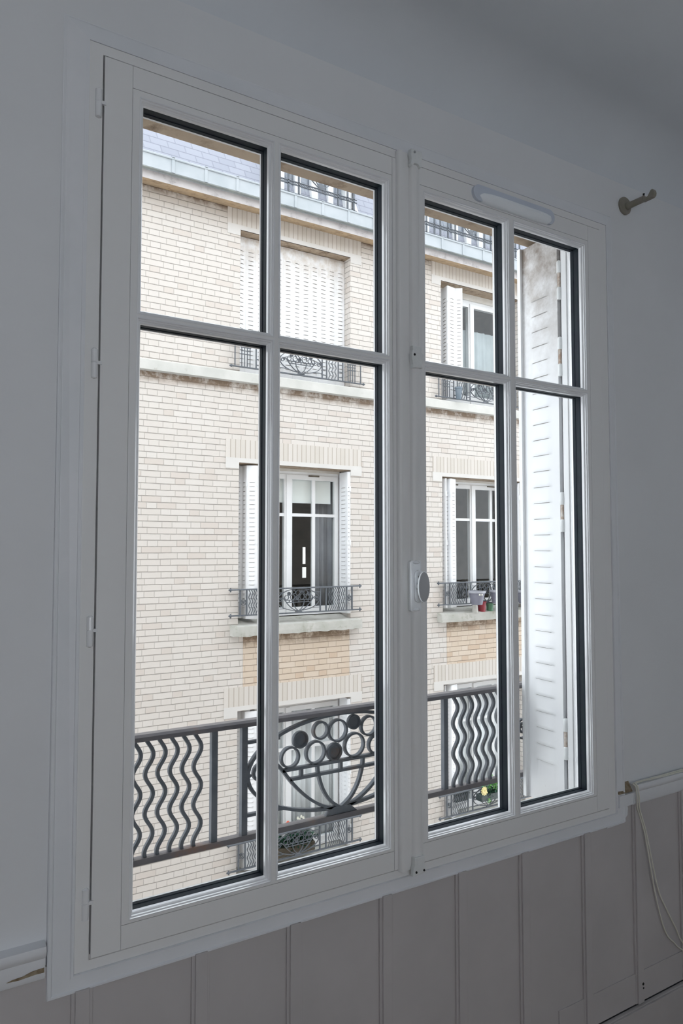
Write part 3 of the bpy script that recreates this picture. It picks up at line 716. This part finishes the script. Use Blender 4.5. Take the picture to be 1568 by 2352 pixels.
# right-hand pile: the leaf facing us, two more behind it
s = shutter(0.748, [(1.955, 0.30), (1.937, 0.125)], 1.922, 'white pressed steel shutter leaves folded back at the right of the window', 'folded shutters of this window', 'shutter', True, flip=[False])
m = MB(); m.box(1.934, 1.966, 0.296, 0.310, 0.748, 2.670); m.build('edge_strip', 'whitewood', s)
for x in (1.972, 1.990):
    o = bpy.data.objects.new('shutter_leaf', LEAF[list(LEAF)[0]]); COL.objects.link(o); o.parent = s
    o.rotation_euler = (0, 0, -PI/2); o.location = (x-1.955, 0.0, 0)
# hinge post of the shutters, outside the frame
m = MB(); m.box(1.930, 1.990, 0.088, 0.110, 0.74, 2.68); m.box(1.934, 1.990, 0.070, 0.088, 0.74, 2.68); m.box(1.965, 1.990, 0.110, 0.120, 0.74, 2.68)
hp2 = m.build('hinge_post', 'whitewood', s, bevel=0.001)
for z in (2.50, 2.24, 1.72, 0.98):
    for dz in (0.045, -0.045):
        m = MB(); m.lathe((1.930, 0.117, z+dz), [(0.007, -0.020), (0.008, -0.018), (0.008, 0.018), (0.005, 0.022)], 'z', 12)
        m.build('hinge_knuckle', 'oldwhite', s, smooth=True)
    m = MB(); m.lathe((1.930, 0.117, z), [(0.0055, -0.03), (0.0055, 0.03)], 'z', 10); m.build('hinge_pin', 'rust', s, smooth=True)
# mirrored pile at the left, hidden behind the sash from the camera
s2 = shutter(0.748, [(0.459, 0.125), (0.441, 0.30)], 1.922, 'white pressed steel shutter leaves folded back at the left of the window', 'folded shutters of this window', 'shutter', True)

# ------------------------------------------------------------------ the house across the street
FY = 6.65
COLS = [(3.76, 5.375), (6.955, 8.57)]
ROWS = [(-2.32, -0.335), (0.66, 2.645), (3.755, 5.525)]
b = empty('brick_building', (6, FY, -8), 'cream brick apartment house across the street with slate roof and stone ledge', 'building')
m = MB(); FX0, FX1, FB = -4.0, 15.0, 7.05
xs = [FX0, 3.76, 5.375, 6.955, 8.57, FX1]; zs = [-8, -2.32, -0.335, 0.66, 2.645, 3.755, 5.525, 5.86]
for i in range(5):
    for j in range(7):
        if i in (1, 3) and j in (1, 3, 5): continue
        m.box(xs[i], xs[i+1], FY, FB, zs[j], zs[j+1], 0)
bmesh.ops.remove_doubles(m.bm, verts=m.bm.verts, dist=1e-5)
# drop the doubled inner faces
seen = {}
for f in m.bm.faces:
    k = tuple(sorted(v.index for v in f.verts)) if False else tuple(sorted(tuple(round(c, 4) for c in v.co) for v in f.verts))
    seen.setdefault(k, []).append(f)
bmesh.ops.delete(m.bm, geom=[f for fs in seen.values() if len(fs) > 1 for f in fs], context='FACES')
m.build('brick_wall', 'brick', b)
for x0, x1 in COLS:
    m = MB(); m.box(x0+0.07, x1-0.02, FY-0.004, FY+0.02, -0.055, 0.56); p = m.build('brick_panel', 'brickwarm', b); p['label'] = 'warmer bricks under the sill'
m = MB(); m.poly_x([(FY+0.1, 3.755), (FY-0.06, 3.745), (FY-0.07, 3.735), (FY-0.07, 3.625), (FY+0.1, 3.612)], FX0, FX1); m.build('stone_ledge', 'ledge', b)
# cornice, gutter, roof
m = MB(); m.poly_x([(FY+0.1, 5.80), (FY-0.27, 5.715), (FY-0.27, 5.835), (FY-0.31, 5.845), (FY+0.1, 5.86)], FX0, FX1, [1, 0, 0, 0, 0]); m.build('cornice', ['stone', 'soffit'], b)
m = MB(); gy = FY-0.35
m.poly_x([(gy, 5.812), (gy, 5.958), (gy-0.012, 5.962), (gy-0.014, 5.975), (gy-0.004, 5.985), (gy+0.010, 5.980), (gy+0.012, 5.97), (gy+0.012, 5.86), (gy+0.24, 5.86), (gy+0.24, 6.0), (gy+0.25, 6.0), (gy+0.25, 5.812)], FX0, FX1)
gut = m.build('gutter', 'zinc', b)
m = MB(); m.box(FX0, FX1, gy+0.003, gy+0.05, 5.803, 5.812); m.build('gutter_bottom_edge', 'zincdark', gut)  # strip of darker zinc along the gutter bottom
k = 0; x = 2.765-0.39*3
while x < 12:
    m = MB(); m.box(x-0.017, x+0.017, gy-0.008, gy+0.001, 5.812, 5.965); m.box(x-0.017, x+0.017, gy-0.016, gy+0.12, 5.984, 5.990); m.build('gutter_bracket', 'zinc', gut)
    x += 0.392
m = MB(); m.poly_x([(FY-0.05, 5.86), (FY-0.02, 5.99), (FY+0.75, 9.2), (FY+0.95, 9.2), (FY+0.95, 5.86)], FX0, FX1); m.build('slate_roof', 'slate', b)
# soldier courses and lintel bands
for (x0, x1) in COLS:
    for j, (z0, z1) in enumerate(ROWS):
        xl, xr = x0-0.174, x1+0.176
        top = z1+0.28 if j < 2 else 5.80
        m = MB(); m.box(xl, xr, FY-0.006, FY+0.05, z1+0.055, top); m.build('soldier_course', 'soldier', b)
        m = MB(); m.box(xl, xr, FY-0.008, FY+0.14, z1, z1+0.055); m.box(xl, x0-0.002, FY-0.008, FY+0.05, z1-0.075, z1); m.box(x1+0.002, xr, FY-0.008, FY+0.05, z1-0.075, z1)
        m.build('lintel', 'lintel', b)
        m = MB(); m.box(x0, x1, FY+0.01, FB, z1-0.006, z1+0.002); m.build('lintel_soffit', 'soffit2', b)
for i, (x0, x1) in enumerate(COLS):
    for z in (0.66, -2.32):
        m = MB(); rng = random.Random(i*7+int(z*10))
        n = 34; xa, xb = x0-0.105, x1+0.12
        rings = []
        for k in range(n+1):
            x = xa+(xb-xa)*k/n; jz = rng.uniform(-0.008, 0.008) if i == 0 else rng.uniform(-0.002, 0.002)
            rings.append([m.bm.verts.new((x, y, zz)) for y, zz in ((FY-0.10, z-0.105+jz), (FY-0.102, z-0.06), (FY-0.10, z+0.012), (FY+0.25, z+0.075), (FY+0.25, z-0.10), (FY+0.0, z-0.10))])
        for a, c in zip(rings, rings[1:]):
            for q in range(6): m.bm.faces.new((a[q], a[(q+1) % 6], c[(q+1) % 6], c[q]))
        m.bm.faces.new(rings[0]); m.bm.faces.new(rings[-1][::-1])
        m.build('window_sill', 'concrete', b)
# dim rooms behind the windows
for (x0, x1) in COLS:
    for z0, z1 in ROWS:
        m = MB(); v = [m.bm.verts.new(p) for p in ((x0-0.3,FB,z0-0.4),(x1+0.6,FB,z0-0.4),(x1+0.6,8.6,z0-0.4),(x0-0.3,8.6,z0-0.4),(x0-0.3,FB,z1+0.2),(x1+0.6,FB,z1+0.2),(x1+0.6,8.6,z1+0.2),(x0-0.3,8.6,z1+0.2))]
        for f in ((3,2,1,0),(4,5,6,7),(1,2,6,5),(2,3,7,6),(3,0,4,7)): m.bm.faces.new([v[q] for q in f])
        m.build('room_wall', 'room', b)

# windows of the house
def casement(x0, x1, z0, z1, Y, label, muntins=True, mat='whitewood', zm=None, box=True, group=None, zg0=None):
    cx = (x0+x1)/2
    g = empty('casement_window', (cx, Y, z0), label, 'window', group)
    fr = 0.05; zt = z1-0.045
    m = MB(); m.ring((x0, x1, z0, z1), (x0+0.025, x1-0.025, z0+0.025, z1-0.045), Y, Y+0.10); m.build('window_frame', mat, g)
    for s in (0, 1):
        a, c = (x0+0.02, cx) if s == 0 else (cx, x1-0.02)
        bz0, bz1 = z0+0.02, z1-0.04
        gx0, gx1 = (a+fr, c-0.058) if s == 0 else (cx+0.058, x1-0.02-fr)
        gz0, gz1 = (zg0 or z0+0.075), z1-0.105
        m = MB(); m.ring((a, c, bz0, bz1), (gx0, gx1, gz0, gz1), Y-0.012, Y+0.05); sa = m.build('sash', mat, g, bevel=0.004)
        if muntins:
            mm = (gx0+gx1)/2; zm_ = zm or gz1-0.46
            m = MB(); m.box(mm-0.023, mm+0.023, Y-0.004, Y+0.03, gz0, gz1); m.box(gx0, gx1, Y-0.0045, Y+0.0295, zm_-0.02, zm_+0.02); m.build('muntin', mat, sa)
        m = MB(); m.box(gx0+0.001, gx1-0.001, Y+0.01, Y+0.014, gz0, gz1); m.build('glass_pane', 'glassfar', sa)
    m = MB(); m.box(cx-0.03, cx+0.03, Y-0.024, Y-0.012, z0+0.02, z1-0.05); m.build('cover_strip', mat, g)
    m = MB(); m.box(x0, x1, Y-0.02, Y+0.02, z0-0.01, z0+0.02); m.build('threshold', mat, g)
    return g
WYF = 6.90
wA2 = casement(3.79, 5.35, 0.755, 2.609, WYF, 'white six-light window of the middle floor, left column, with a half lowered white blind', zm=2.04, zg0=0.845)
wB2 = casement(6.985, 8.545, 0.755, 2.612, WYF, 'white window of the middle floor behind the hanging grey pots, right column', zm=2.04, zg0=0.845)
wA1 = casement(3.79, 5.35, -2.225, -0.375, WYF, 'white window of the lower floor, left column, seen through the fruit basket railing', zm=-0.955, zg0=-2.135)
wB1 = casement(6.985, 8.545, -2.225, -0.375, WYF, 'white window of the lower floor, right column, seen behind wavy bars', zm=-0.955, zg0=-2.135)
wB3 = casement(6.985, 8.545, 3.76, 5.43, WYF, 'white window without glazing bars on the top floor, right column', muntins=False, zg0=3.94)
for wn, zt in ((wA2, 2.609), (wB2, 2.612)):
    c = wn.location.x
    m = MB(); m.box(c-0.78, c+0.78, WYF-0.02, WYF+0.02, zt-0.004, zt+0.034); m.build('head_board', 'creamwood', wn)
    for s in (-1, 1):
        m = MB(); m.box(c+s*0.38-0.08, c+s*0.38+0.08, WYF-0.024, WYF-0.012, zt-0.06, zt-0.04)
        m.build('catch', 'trough', wn)
m = MB(); m.box(6.99, 8.54, WYF-0.03, FB, 5.43, 5.52); m.build('head_board', 'creamwood', wB3)
# a roller blind and its notice labels
bl = empty('roller_blind', (4.57, WYF+0.08, 2.2), 'white roller blind a quarter lowered behind the middle floor left window', 'blind')
m = MB(); m.box(3.86, 5.25, WYF+0.055, WYF+0.059, 2.205, 2.56); m.build('blind_fabric', 'blind', bl)
m = MB(); m.box(3.86, 5.25, WYF+0.052, WYF+0.062, 2.200, 2.212); m.build('bottom_bar', 'whitewood', bl)
lb = MB(); lb.box(4.795, 4.835, WYF+0.0035, WYF+0.0095, 1.40, 1.62); tag(lb.build('paper_strip', 'blind', at=(4.815, WYF, 1.4)), 'upper narrow white paper strip inside the middle floor left window', 'paper strip')
lb = MB(); lb.box(4.79, 4.845, WYF+0.0035, WYF+0.0095, 1.22, 1.36); tag(lb.build('paper_strip', 'blind', at=(4.815, WYF, 1.2)), 'lower short white paper strip inside the middle floor left window', 'paper strip')
def curtain(x0, x1, z0, z1, Y, label, mat='curtain', amp=0.014, per=0.09, group=None, flare=0.0):
    m = MB(); n = int((x1-x0)/0.008); A = []; B = []
    rng = random.Random(int(x0*100)+int(z0*10)); ph = [rng.uniform(0, 6) for _ in range(3)]
    for k in range(n+1):
        x = x0+(x1-x0)*k/n
        y = Y+amp*(math.sin(2*PI*x/per+ph[0])+0.6*math.sin(2*PI*x/(per*1.7)+ph[1])+0.4*math.sin(2*PI*x/(per*0.6)+ph[2]))*0.7
        xc = (x0+x1)/2
        A.append((x, y, z0)); B.append((xc+(x-xc)*(1-flare), y, z1))
    V = [[m.bm.verts.new(p) for p in A], [m.bm.verts.new(p) for p in B], [m.bm.verts.new((p[0], p[1]+0.003, p[2])) for p in A], [m.bm.verts.new((p[0], p[1]+0.003, p[2])) for p in B]]
    for k in range(n):
        m.bm.faces.new((V[0][k], V[0][k+1], V[1][k+1], V[1][k])); m.bm.faces.new((V[2][k+1], V[2][k], V[3][k], V[3][k+1]))
        m.bm.faces.new((V[1][k], V[1][k+1], V[3][k+1], V[3][k])); m.bm.faces.new((V[2][k], V[2][k+1], V[0][k+1], V[0][k]))
    for k in (0, n): m.bm.faces.new((V[0][k], V[1][k], V[3][k], V[2][k]))
    return tag(m.build('curtain', mat, smooth='all', at=((x0+x1)/2, Y, z0)), label, 'curtain', group)
curtain(3.86, 5.29, -2.18, -0.43, WYF+0.07, 'pleated white net curtain filling the lower floor left window')
curtain(7.06, 8.50, -2.18, -0.43, WYF+0.07, 'pleated white net curtain filling the lower floor right window')
curtain(7.06, 7.74, 3.9, 4.99, WYF+0.07, 'short net curtain in the left half of the top floor right window', 'softcurtain', per=0.12)
curtain(7.80, 8.50, 3.9, 4.99, WYF+0.07, 'short net curtain in the right half of the top floor right window', 'softcurtain', per=0.12)
curtain(5.05, 5.42, 0.8, 2.55, WYF+0.22, 'grey curtain drawn to the right side of the middle floor left window', 'rearcurtain', 0.025, 0.11)
curtain(7.50, 7.62, 0.8, 2.00, WYF+0.22, 'bluish grey curtain at the left side of the middle floor right window', 'rearcurtain', 0.02, 0.08)

# shutters of the house
SH = 'folding metal shutters of the house across'
n = 12; st = (5.37-3.77)/n
plan = [(3.77+st*k, 6.795+(0.012 if k % 2 else 0)) for k in range(n+1)]
closed = shutter(3.775, plan, 1.735, 'closed white pressed steel shutters over the whole top floor left window', SH, 'shutterrust', hinges=())
shutter(0.75, [(3.775, 6.86), (3.88, 6.80), (3.885, 6.69), (4.0, 6.635), (4.02, 6.83), (4.055, 6.66)], 1.87, 'white steel shutter folded at the left of the middle floor left window', SH)
shutter(0.75, [(5.352, 6.875), (5.345, 6.675), (5.37, 6.655), (5.368, 6.84)], 1.87, 'white steel shutter folded at the right of the middle floor left window', SH)
shutter(0.75, [(6.985, 6.85), (7.03, 6.65), (7.075, 6.83), (7.115, 6.65), (7.25, 6.70)], 1.87, 'white steel shutter folded at the left of the middle floor right window', SH)
shutter(0.75, [(8.545, 6.85), (8.52, 6.66), (8.49, 6.83), (8.46, 6.66)], 1.87, 'white steel shutter folded at the far right of the middle floor right window', SH)
shutter(-2.23, [(3.775, 6.86), (3.88, 6.80), (3.885, 6.69), (4.0, 6.635), (4.02, 6.83)], 1.87, 'white steel shutter folded at the left of the lower floor left window', SH)
shutter(-2.23, [(5.352, 6.875), (5.345, 6.675), (5.37, 6.655), (5.368, 6.84)], 1.87, 'white steel shutter folded at the right of the lower floor left window', SH)
shutter(-2.23, [(6.985, 6.85), (7.03, 6.70), (7.075, 6.83), (7.115, 6.67), (7.25, 6.70)], 1.87, 'white steel shutter folded at the left of the lower floor right window', SH)
shutter(3.80, [(6.985, 6.86), (7.14, 6.84), (7.10, 6.67), (7.27, 6.70), (7.36, 6.635)], 1.68, 'white steel shutter opened in a zigzag at the left of the top floor right window', SH)

for xa, xb in ((3.762, 3.80), (5.335, 5.373)):
    m = MB(); m.box(xa, xb, 6.812, 6.85, 3.80, 5.519); m.build('frame_post', 'whitewood', closed)
m = MB(); m.box(3.80, 5.335, 6.812, 6.85, 5.48, 5.519); m.build('frame_head', 'whitewood', closed)
# railings of the house
RG = 'wrought iron balcony railings'
rA2 = railing((4.565, 6.60, -0.012), 'iron railing with ball ends on the middle floor left window across the street', RG, near=False)
def railcopy(loc, label):
    c = copy_tree(rA2); c.location = loc; c['label'] = label; return c
railcopy((7.762, 6.60, -0.012), 'iron railing behind the hanging pots on the middle floor right window')
railcopy((4.565, 6.60, -2.988), 'iron railing of the lower floor left window, with dark foliage in front')
railcopy((7.762, 6.60, -2.988), 'iron railing of the lower floor right window, beside the yellow flower')
def torch_rail(cx, z0, label):
    H = 0.40; g = empty('balcony_railing', (0, 0, 0), label, 'railing', RG)
    m = MB(); m.box(-0.965, 0.965, -0.014, 0.014, H-0.014, H); m.build('top_rail', 'iron', g)
    m = MB(); m.box(-0.965, 0.965, -0.012, 0.012, 0.0, 0.014); m.build('bottom_rail', 'iron', g)
    for s in (-1, 1):
        for z in (0.007, H-0.007):
            m = MB(); m.ball((s*0.962, 0, z), 0.018, 10); m.ball((s*0.978, 0, z), 0.010, 8); m.build('end_knob', 'iron', g)
        for x, w_ in ((0.915, 0.010), (0.632, 0.013), (0.562, 0.013), (0.383, 0.013), (0.315, 0.013)):
            m = MB(); m.box(s*x-w_/2, s*x+w_/2, -0.007, 0.007, 0.013, H-0.013); m.build('post', 'iron', g)
        for xa, xb in ((0.632, 0.562), (0.383, 0.315)):
            for z in (0.05, 0.12, 0.28):
                m = MB(); m.box(min(s*xa, s*xb), max(s*xa, s*xb), -0.005, 0.005, z, z+0.010); m.build('crossbar', 'iron', g)
        for k in range(3): wavy(g, s*(0.425+0.047*k), 0.013, H-0.013, 0.0085, 4)
        c = 0.77
        for k in range(4):
            x = s*(c-0.055+0.0367*k); fl = (k-1.5)*0.055*s
            m = MB(); m.bar([(x, 0, 0.013), (x, 0, 0.24), (x+fl*0.5, 0, 0.30), (x+fl*1.6, 0, H-0.013)], 0.008, 0.010); m.build('torch_bar', 'iron', g)
        for z in (0.165, 0.205, 0.245):
            m = MB(); m.box(s*c-0.066, s*c+0.066, -0.006, 0.006, z, z+0.008); m.build('crossbar', 'iron', g)
    basket(g, 0, -0.80, 0, 16)
    g.location = (cx, 6.60, z0); return g
torch_rail(4.59, 3.80, 'iron railing with flared torch panels in front of the closed shutters on the top floor')
torch_rail(7.78, 3.785, 'iron railing with flared torch panels on the top floor right window, small pot behind')

# dormers and their rails behind the gutter
def dormer(x0, x1, label, xr):
    g = empty('dormer_window', ((x0+x1)/2, 6.85, 5.99), label, 'dormer'); xc = (x0+x1)/2
    m = MB(); m.ring((x0, x1, 5.99, 7.9), (x0+0.10, x1-0.10, 6.10, 7.8), 6.62, 6.74); m.build('window_frame', 'whitewood', g)
    m = MB()
    for s in (-1, 1): m.box(xc+s*0.25-0.04, xc+s*0.25+0.04, 6.65, 6.70, 6.10, 7.8)
    m.box(xc-0.05, xc+0.05, 6.645, 6.705, 6.10, 7.8); m.build('mullion', 'whitewood', g)
    m = MB(); m.box(x0+0.10, x1-0.10, 6.70, 6.705, 6.10, 7.8); m.build('glass_pane', 'glassfar', g)
    m = MB(); m.box(x0+0.12, x1-0.12, 6.78, 6.80, 6.10, 7.8); m.build('curtain', 'curtain', g)
    for x in (x0-0.02, x1):
        m = MB(); m.poly_x([(6.60, 5.99), (6.60, 7.95), (7.15, 7.95), (6.68, 5.99)], x, x+0.03); m.build('cheek', 'whitewood', g)
    # splayed white flashing at the foot of the right cheek
    m = MB(); v = [m.bm.verts.new(p) for p in ((x1, 6.52, 5.99), (x1+0.17, 6.60, 5.99), (x1+0.05, 6.70, 6.45), (x1, 6.60, 6.55), (x1, 6.75, 5.99))]
    for f in ((0, 1, 2, 3), (1, 4, 2), (0, 4, 1), (0, 3, 4), (3, 2, 4)): m.bm.faces.new([v[q] for q in f])
    m.build('flashing', 'whitewood', g)
    m = MB(); m.box(x0-0.08, x1+0.08, 6.50, 7.2, 7.95, 8.03); m.build('roof', 'zinc', g)
    return g
dormer(4.25, 5.38, 'white dormer on the slate roof above the closed shutters', 5.38)
dormer(6.62, 8.40, 'wide white dormer on the slate roof above the top floor right window', 8.4)
def roof_rail(x0, x1, posts, fan, label):
    g = empty('roof_railing', ((x0+x1)/2, 6.47, 5.99), label, 'railing', 'iron railings in front of the dormers')
    Y = 6.47
    for z, h in ((6.075, 0.012), (6.19, 0.010), (6.228, 0.010), (6.80, 0.02)):
        m = MB(); m.box(x0, x1, Y-0.008, Y+0.008, z, z+h); m.build('rail', 'iron', g)
    x = x0+0.03; m = MB()
    while x < x1-0.03:
        m.bar(arcpts(x, 6.214, 0.016, 0.010, 0, 2*PI, 10, Y), 0.005, 0.008, True); x += 0.045
    m.build('chain', 'iron', g)
    for i, x in enumerate(posts):
        w_ = 0.011
        m = MB(); m.box(x-w_, x+w_, Y-0.008, Y+0.008, 5.99, 6.81); m.build('post', 'iron', g)
    for s in (-1, 1):
        for k, (dx, rr) in enumerate(((0.16, 0.30), (0.08, 0.34))):
            m = MB(); m.bar(spl([(fan, Y, 6.235), (fan+s*dx*0.4, Y, 6.27), (fan+s*dx*1.1, Y, 6.37), (fan+s*dx*1.9, Y, 6.6), (fan+s*dx*2.1, Y, 6.8)], 5), 0.010, 0.012); m.build('fan_bar', 'iron', g)
    m = MB(); m.lathe((fan, Y, 6.27), [(0.045, 0.006), (0.045, -0.006), (0.03, -0.01)], 'y', 14); m.build('boss', 'iron', g)
    return g
roof_rail(4.14, 5.36, [4.17, 4.328, 4.478, 5.067, 5.214, 5.313], 4.80, 'dark iron railing behind the gutter in front of the left dormer')
roof_rail(6.50, 8.42, [6.548, 6.695, 6.805, 6.948, 7.087, 7.66, 7.79, 7.92, 8.05, 8.309, 8.398], 7.39, 'dark iron railing behind the gutter in front of the wide right dormer')

# ------------------------------------------------------------------ pots and plants
def pot(cx, cy, z0, z1, r0, r1, mat, rim, label, group=None, name='flower_pot', cat='flower pot', handle=False):
    g = empty(name, (cx, cy, z0), label, cat, group); h = z1-z0
    m = MB(); m.lathe((cx, cy, z0), [(r0, 0), (r1*0.97, h*0.86), (r1*0.92, h*0.86), (r1*0.90, h*0.78), (0.01, h*0.78)], 'z', 24); m.build('body', mat, g, smooth=True)
    m = MB(); m.lathe((cx, cy, z0), [(r1*0.97, h*0.84), (r1*1.06, h*0.86), (r1*1.06, h), (r1*0.94, h), (r1*0.93, h*0.84)], 'z', 24); m.build('rim', rim, g, smooth=True)
    m = MB(); m.lathe((cx, cy, z0), [(r1*0.90, h*0.79), (r1*0.9, h*0.84)], 'z', 16); m.build('soil', 'soil', g)
    if handle:
        m = MB(); m.tube([(cx, cy+r1*0.98, z1-0.01), (cx, cy+r1*0.9, z1+0.05), (cx, 6.60, 1.123), (cx, 6.635, 1.115), (cx, 6.633, 1.09)], 0.003, 6); m.build('hook', 'zinc', g)
    return g
HP = 'grey pots hanging on the middle floor right railing'
p = pot(7.43, 6.455, 0.795, 0.99, 0.078, 0.120, 'potgrey', 'potrim', 'first round grey violet pot hanging on the right railing, two small white tags', HP, handle=True)
m = MB(); m.ball((7.385, 6.348, 0.94), 0.013, 8); m.ball((7.425, 6.345, 0.94), 0.013, 8); m.build('tag', 'white', p)
pot(7.84, 6.455, 0.795, 0.99, 0.075, 0.118, 'potgrey', 'potrim', 'second round grey violet pot hanging on the right railing, just left of the glazing bar', HP, handle=True)
pot(8.385, 6.455, 0.775, 0.97, 0.075, 0.118, 'potgrey', 'potrim', 'third grey violet pot hanging on the right railing, seen beyond the glazing bar', HP, handle=True)
ZS = 0.672
pot(7.50, 6.575, ZS, 0.805, 0.048, 0.036, 'potwhite', 'potwhite', 'small pale stone pot standing on the right sill under the first hanging pot')
pot(7.66, 6.60, ZS, 0.825, 0.052, 0.064, 'potred', 'potred', 'dark red pot standing on the right sill between pale pot and green pot')
pot(7.82, 6.60, ZS, 0.795, 0.045, 0.055, 'potgreen', 'potgreen', 'small green pot standing on the right sill beside the red pot')
pot(8.36, 6.60, ZS, 0.79, 0.036, 0.045, 'potdark', 'potwhite', 'small dark pot standing at the far right end of the right sill')
pot(7.19, 6.545, 3.775, 3.955, 0.038, 0.052, 'potblue', 'potblue', 'small blue grey pot hanging outside the torch panel railing on the top floor')
def foliage(m, n, cx, cy, cz, sx, sy, sz, s0, s1, rng):
    for _ in range(n):
        u = Vector((rng.gauss(0, .5), rng.gauss(0, .5), rng.gauss(0, .5)))
        if u.length > 1.1: u = u.normalized()*rng.random()
        c = Vector((cx+u.x*sx, cy+u.y*sy, cz+u.z*sz)); s = rng.uniform(s0, s1)
        R3 = Matrix.Rotation(rng.uniform(0, 6.28), 3, 'Z') @ Matrix.Rotation(rng.uniform(-1.1, 1.1), 3, 'X') @ Matrix.Rotation(rng.uniform(-.6, .6), 3, 'Y')
        P = [(0, 0, 0), (s*.3, s*.35, s*.08), (s*.28, s*.7, s*.05), (0, s, -s*.05), (-s*.28, s*.7, s*.05), (-s*.3, s*.35, s*.08)]
        vs = [m.bm.verts.new(c+R3 @ Vector(p)) for p in P]; mid = m.bm.verts.new(c+R3 @ Vector((0, s*.5, -s*.04)))
        for k in range(6): m.bm.faces.new((vs[k], vs[(k+1) % 6], mid))
def flower(m, c, r, n=9):
    for j, (rr, lift) in enumerate(((r, 0), (r*0.65, -r*0.15))):
        for k in range(n):
            a = 2*PI*k/n+j*0.3; d = Vector((math.cos(a), -0.15, math.sin(a))); t = Vector((-math.sin(a), 0, math.cos(a)))
            c0 = Vector(c)+Vector((0, lift-0.002*k, 0))
            vs = [m.bm.verts.new(p) for p in (c0, c0+d*rr*.5+t*rr*.32, c0+d*rr+t*rr*.12, c0+d*rr-t*rr*.12, c0+d*rr*.5-t*rr*.32)]
            m.bm.faces.new(vs)
rng = random.Random(3)
g = empty('planter', (4.56, 6.71, -2.19), 'trough of dark green foliage with red and white flowers on the lower left railing', 'planter')
m = MB(); m.box(4.26, 4.85, 6.66, 6.78, -2.19, -2.08); m.build('trough', 'trough', g, bevel=0.01)
m = MB(); foliage(m, 600, 4.58, 6.71, -2.03, 0.31, 0.07, 0.10, 0.03, 0.06, rng); foliage(m, 60, 4.74, 6.68, -2.11, 0.12, 0.04, 0.06, 0.02, 0.045, rng); m.build('foliage', 'leafdark', g)
m = MB(); foliage(m, 12, 4.62, 6.645, -2.01, 0.2, 0.015, 0.06, 0.02, 0.035, rng); m.build('fresh_leaves', 'leaflight', g)
m = MB(); flower(m, (4.45, 6.66, -1.775), 0.026); m.build('red_flower', 'red', g)
m = MB(); m.tube(spl([(4.48, 6.71, -2.03), (4.465, 6.69, -1.90), (4.45, 6.665, -1.78)], 4), 0.003, 5); m.tube(spl([(4.64, 6.71, -2.03), (4.63, 6.69, -1.88), (4.62, 6.665, -1.76)], 4), 0.003, 5); m.build('stem', 'leafdark', g)
for dx, dz in ((-0.03, 0), (0.02, 0.012), (0.05, -0.01), (0.0, -0.02)):
    m = MB(); flower(m, (4.62+dx, 6.66, -1.745+dz), 0.018); m.build('white_flower', 'white', g)
g = empty('planter', (7.72, 6.50, -2.10), 'dark trough with yellow flower and fresh green leaves on the lower floor right railing', 'planter')
m = MB(); m.box(7.48, 7.98, 6.44, 6.57, -2.02, -1.925); m.build('trough', 'potdark', g, bevel=0.01)
m = MB(); foliage(m, 240, 7.72, 6.50, -1.93, 0.24, 0.08, 0.06, 0.03, 0.055, rng); m.build('dark_foliage', 'leafdark', g)
m = MB(); foliage(m, 230, 7.74, 6.48, -1.80, 0.20, 0.08, 0.11, 0.025, 0.05, rng); foliage(m, 14, 7.60, 6.43, -2.0, 0.03, 0.02, 0.06, 0.02, 0.04, rng); m.build('fresh_leaves', 'leaflight', g)
m = MB(); flower(m, (7.48, 6.41, -1.845), 0.062, 11); m.build('yellow_flower', 'yellow', g)
m = MB(); m.tube(spl([(7.56, 6.48, -1.95), (7.52, 6.45, -1.90), (7.48, 6.42, -1.848)], 4), 0.003, 5); m.build('stem', 'leaflight', g)
m = MB(); flower(m, (7.86, 6.41, -1.76), 0.03); m.build('pale_flower', 'yellow', g)
g = MB(); g.box(7.16, 7.40, 6.63, 6.645, -2.02, -1.90); g.box(7.16, 7.40, 6.645, 6.74, -2.02, -2.0); g.box(7.16, 7.40, 6.74, 6.755, -2.02, -1.90)
g.box(7.16, 7.175, 6.645, 6.74, -2.0, -1.90); g.box(7.385, 7.40, 6.645, 6.74, -2.0, -1.90)
tag(g.build('planter', 'potdark', at=(7.28, 6.69, -2.02)), 'empty dark grey trough behind the left end of the lower floor right railing', 'planter')

# the street far below
m = MB(); m.box(-8, 16, 0.3, FY, -8.1, -8.0)
struct(m.build('ground', 'asphalt'), 'street surface between the two houses', 'street')
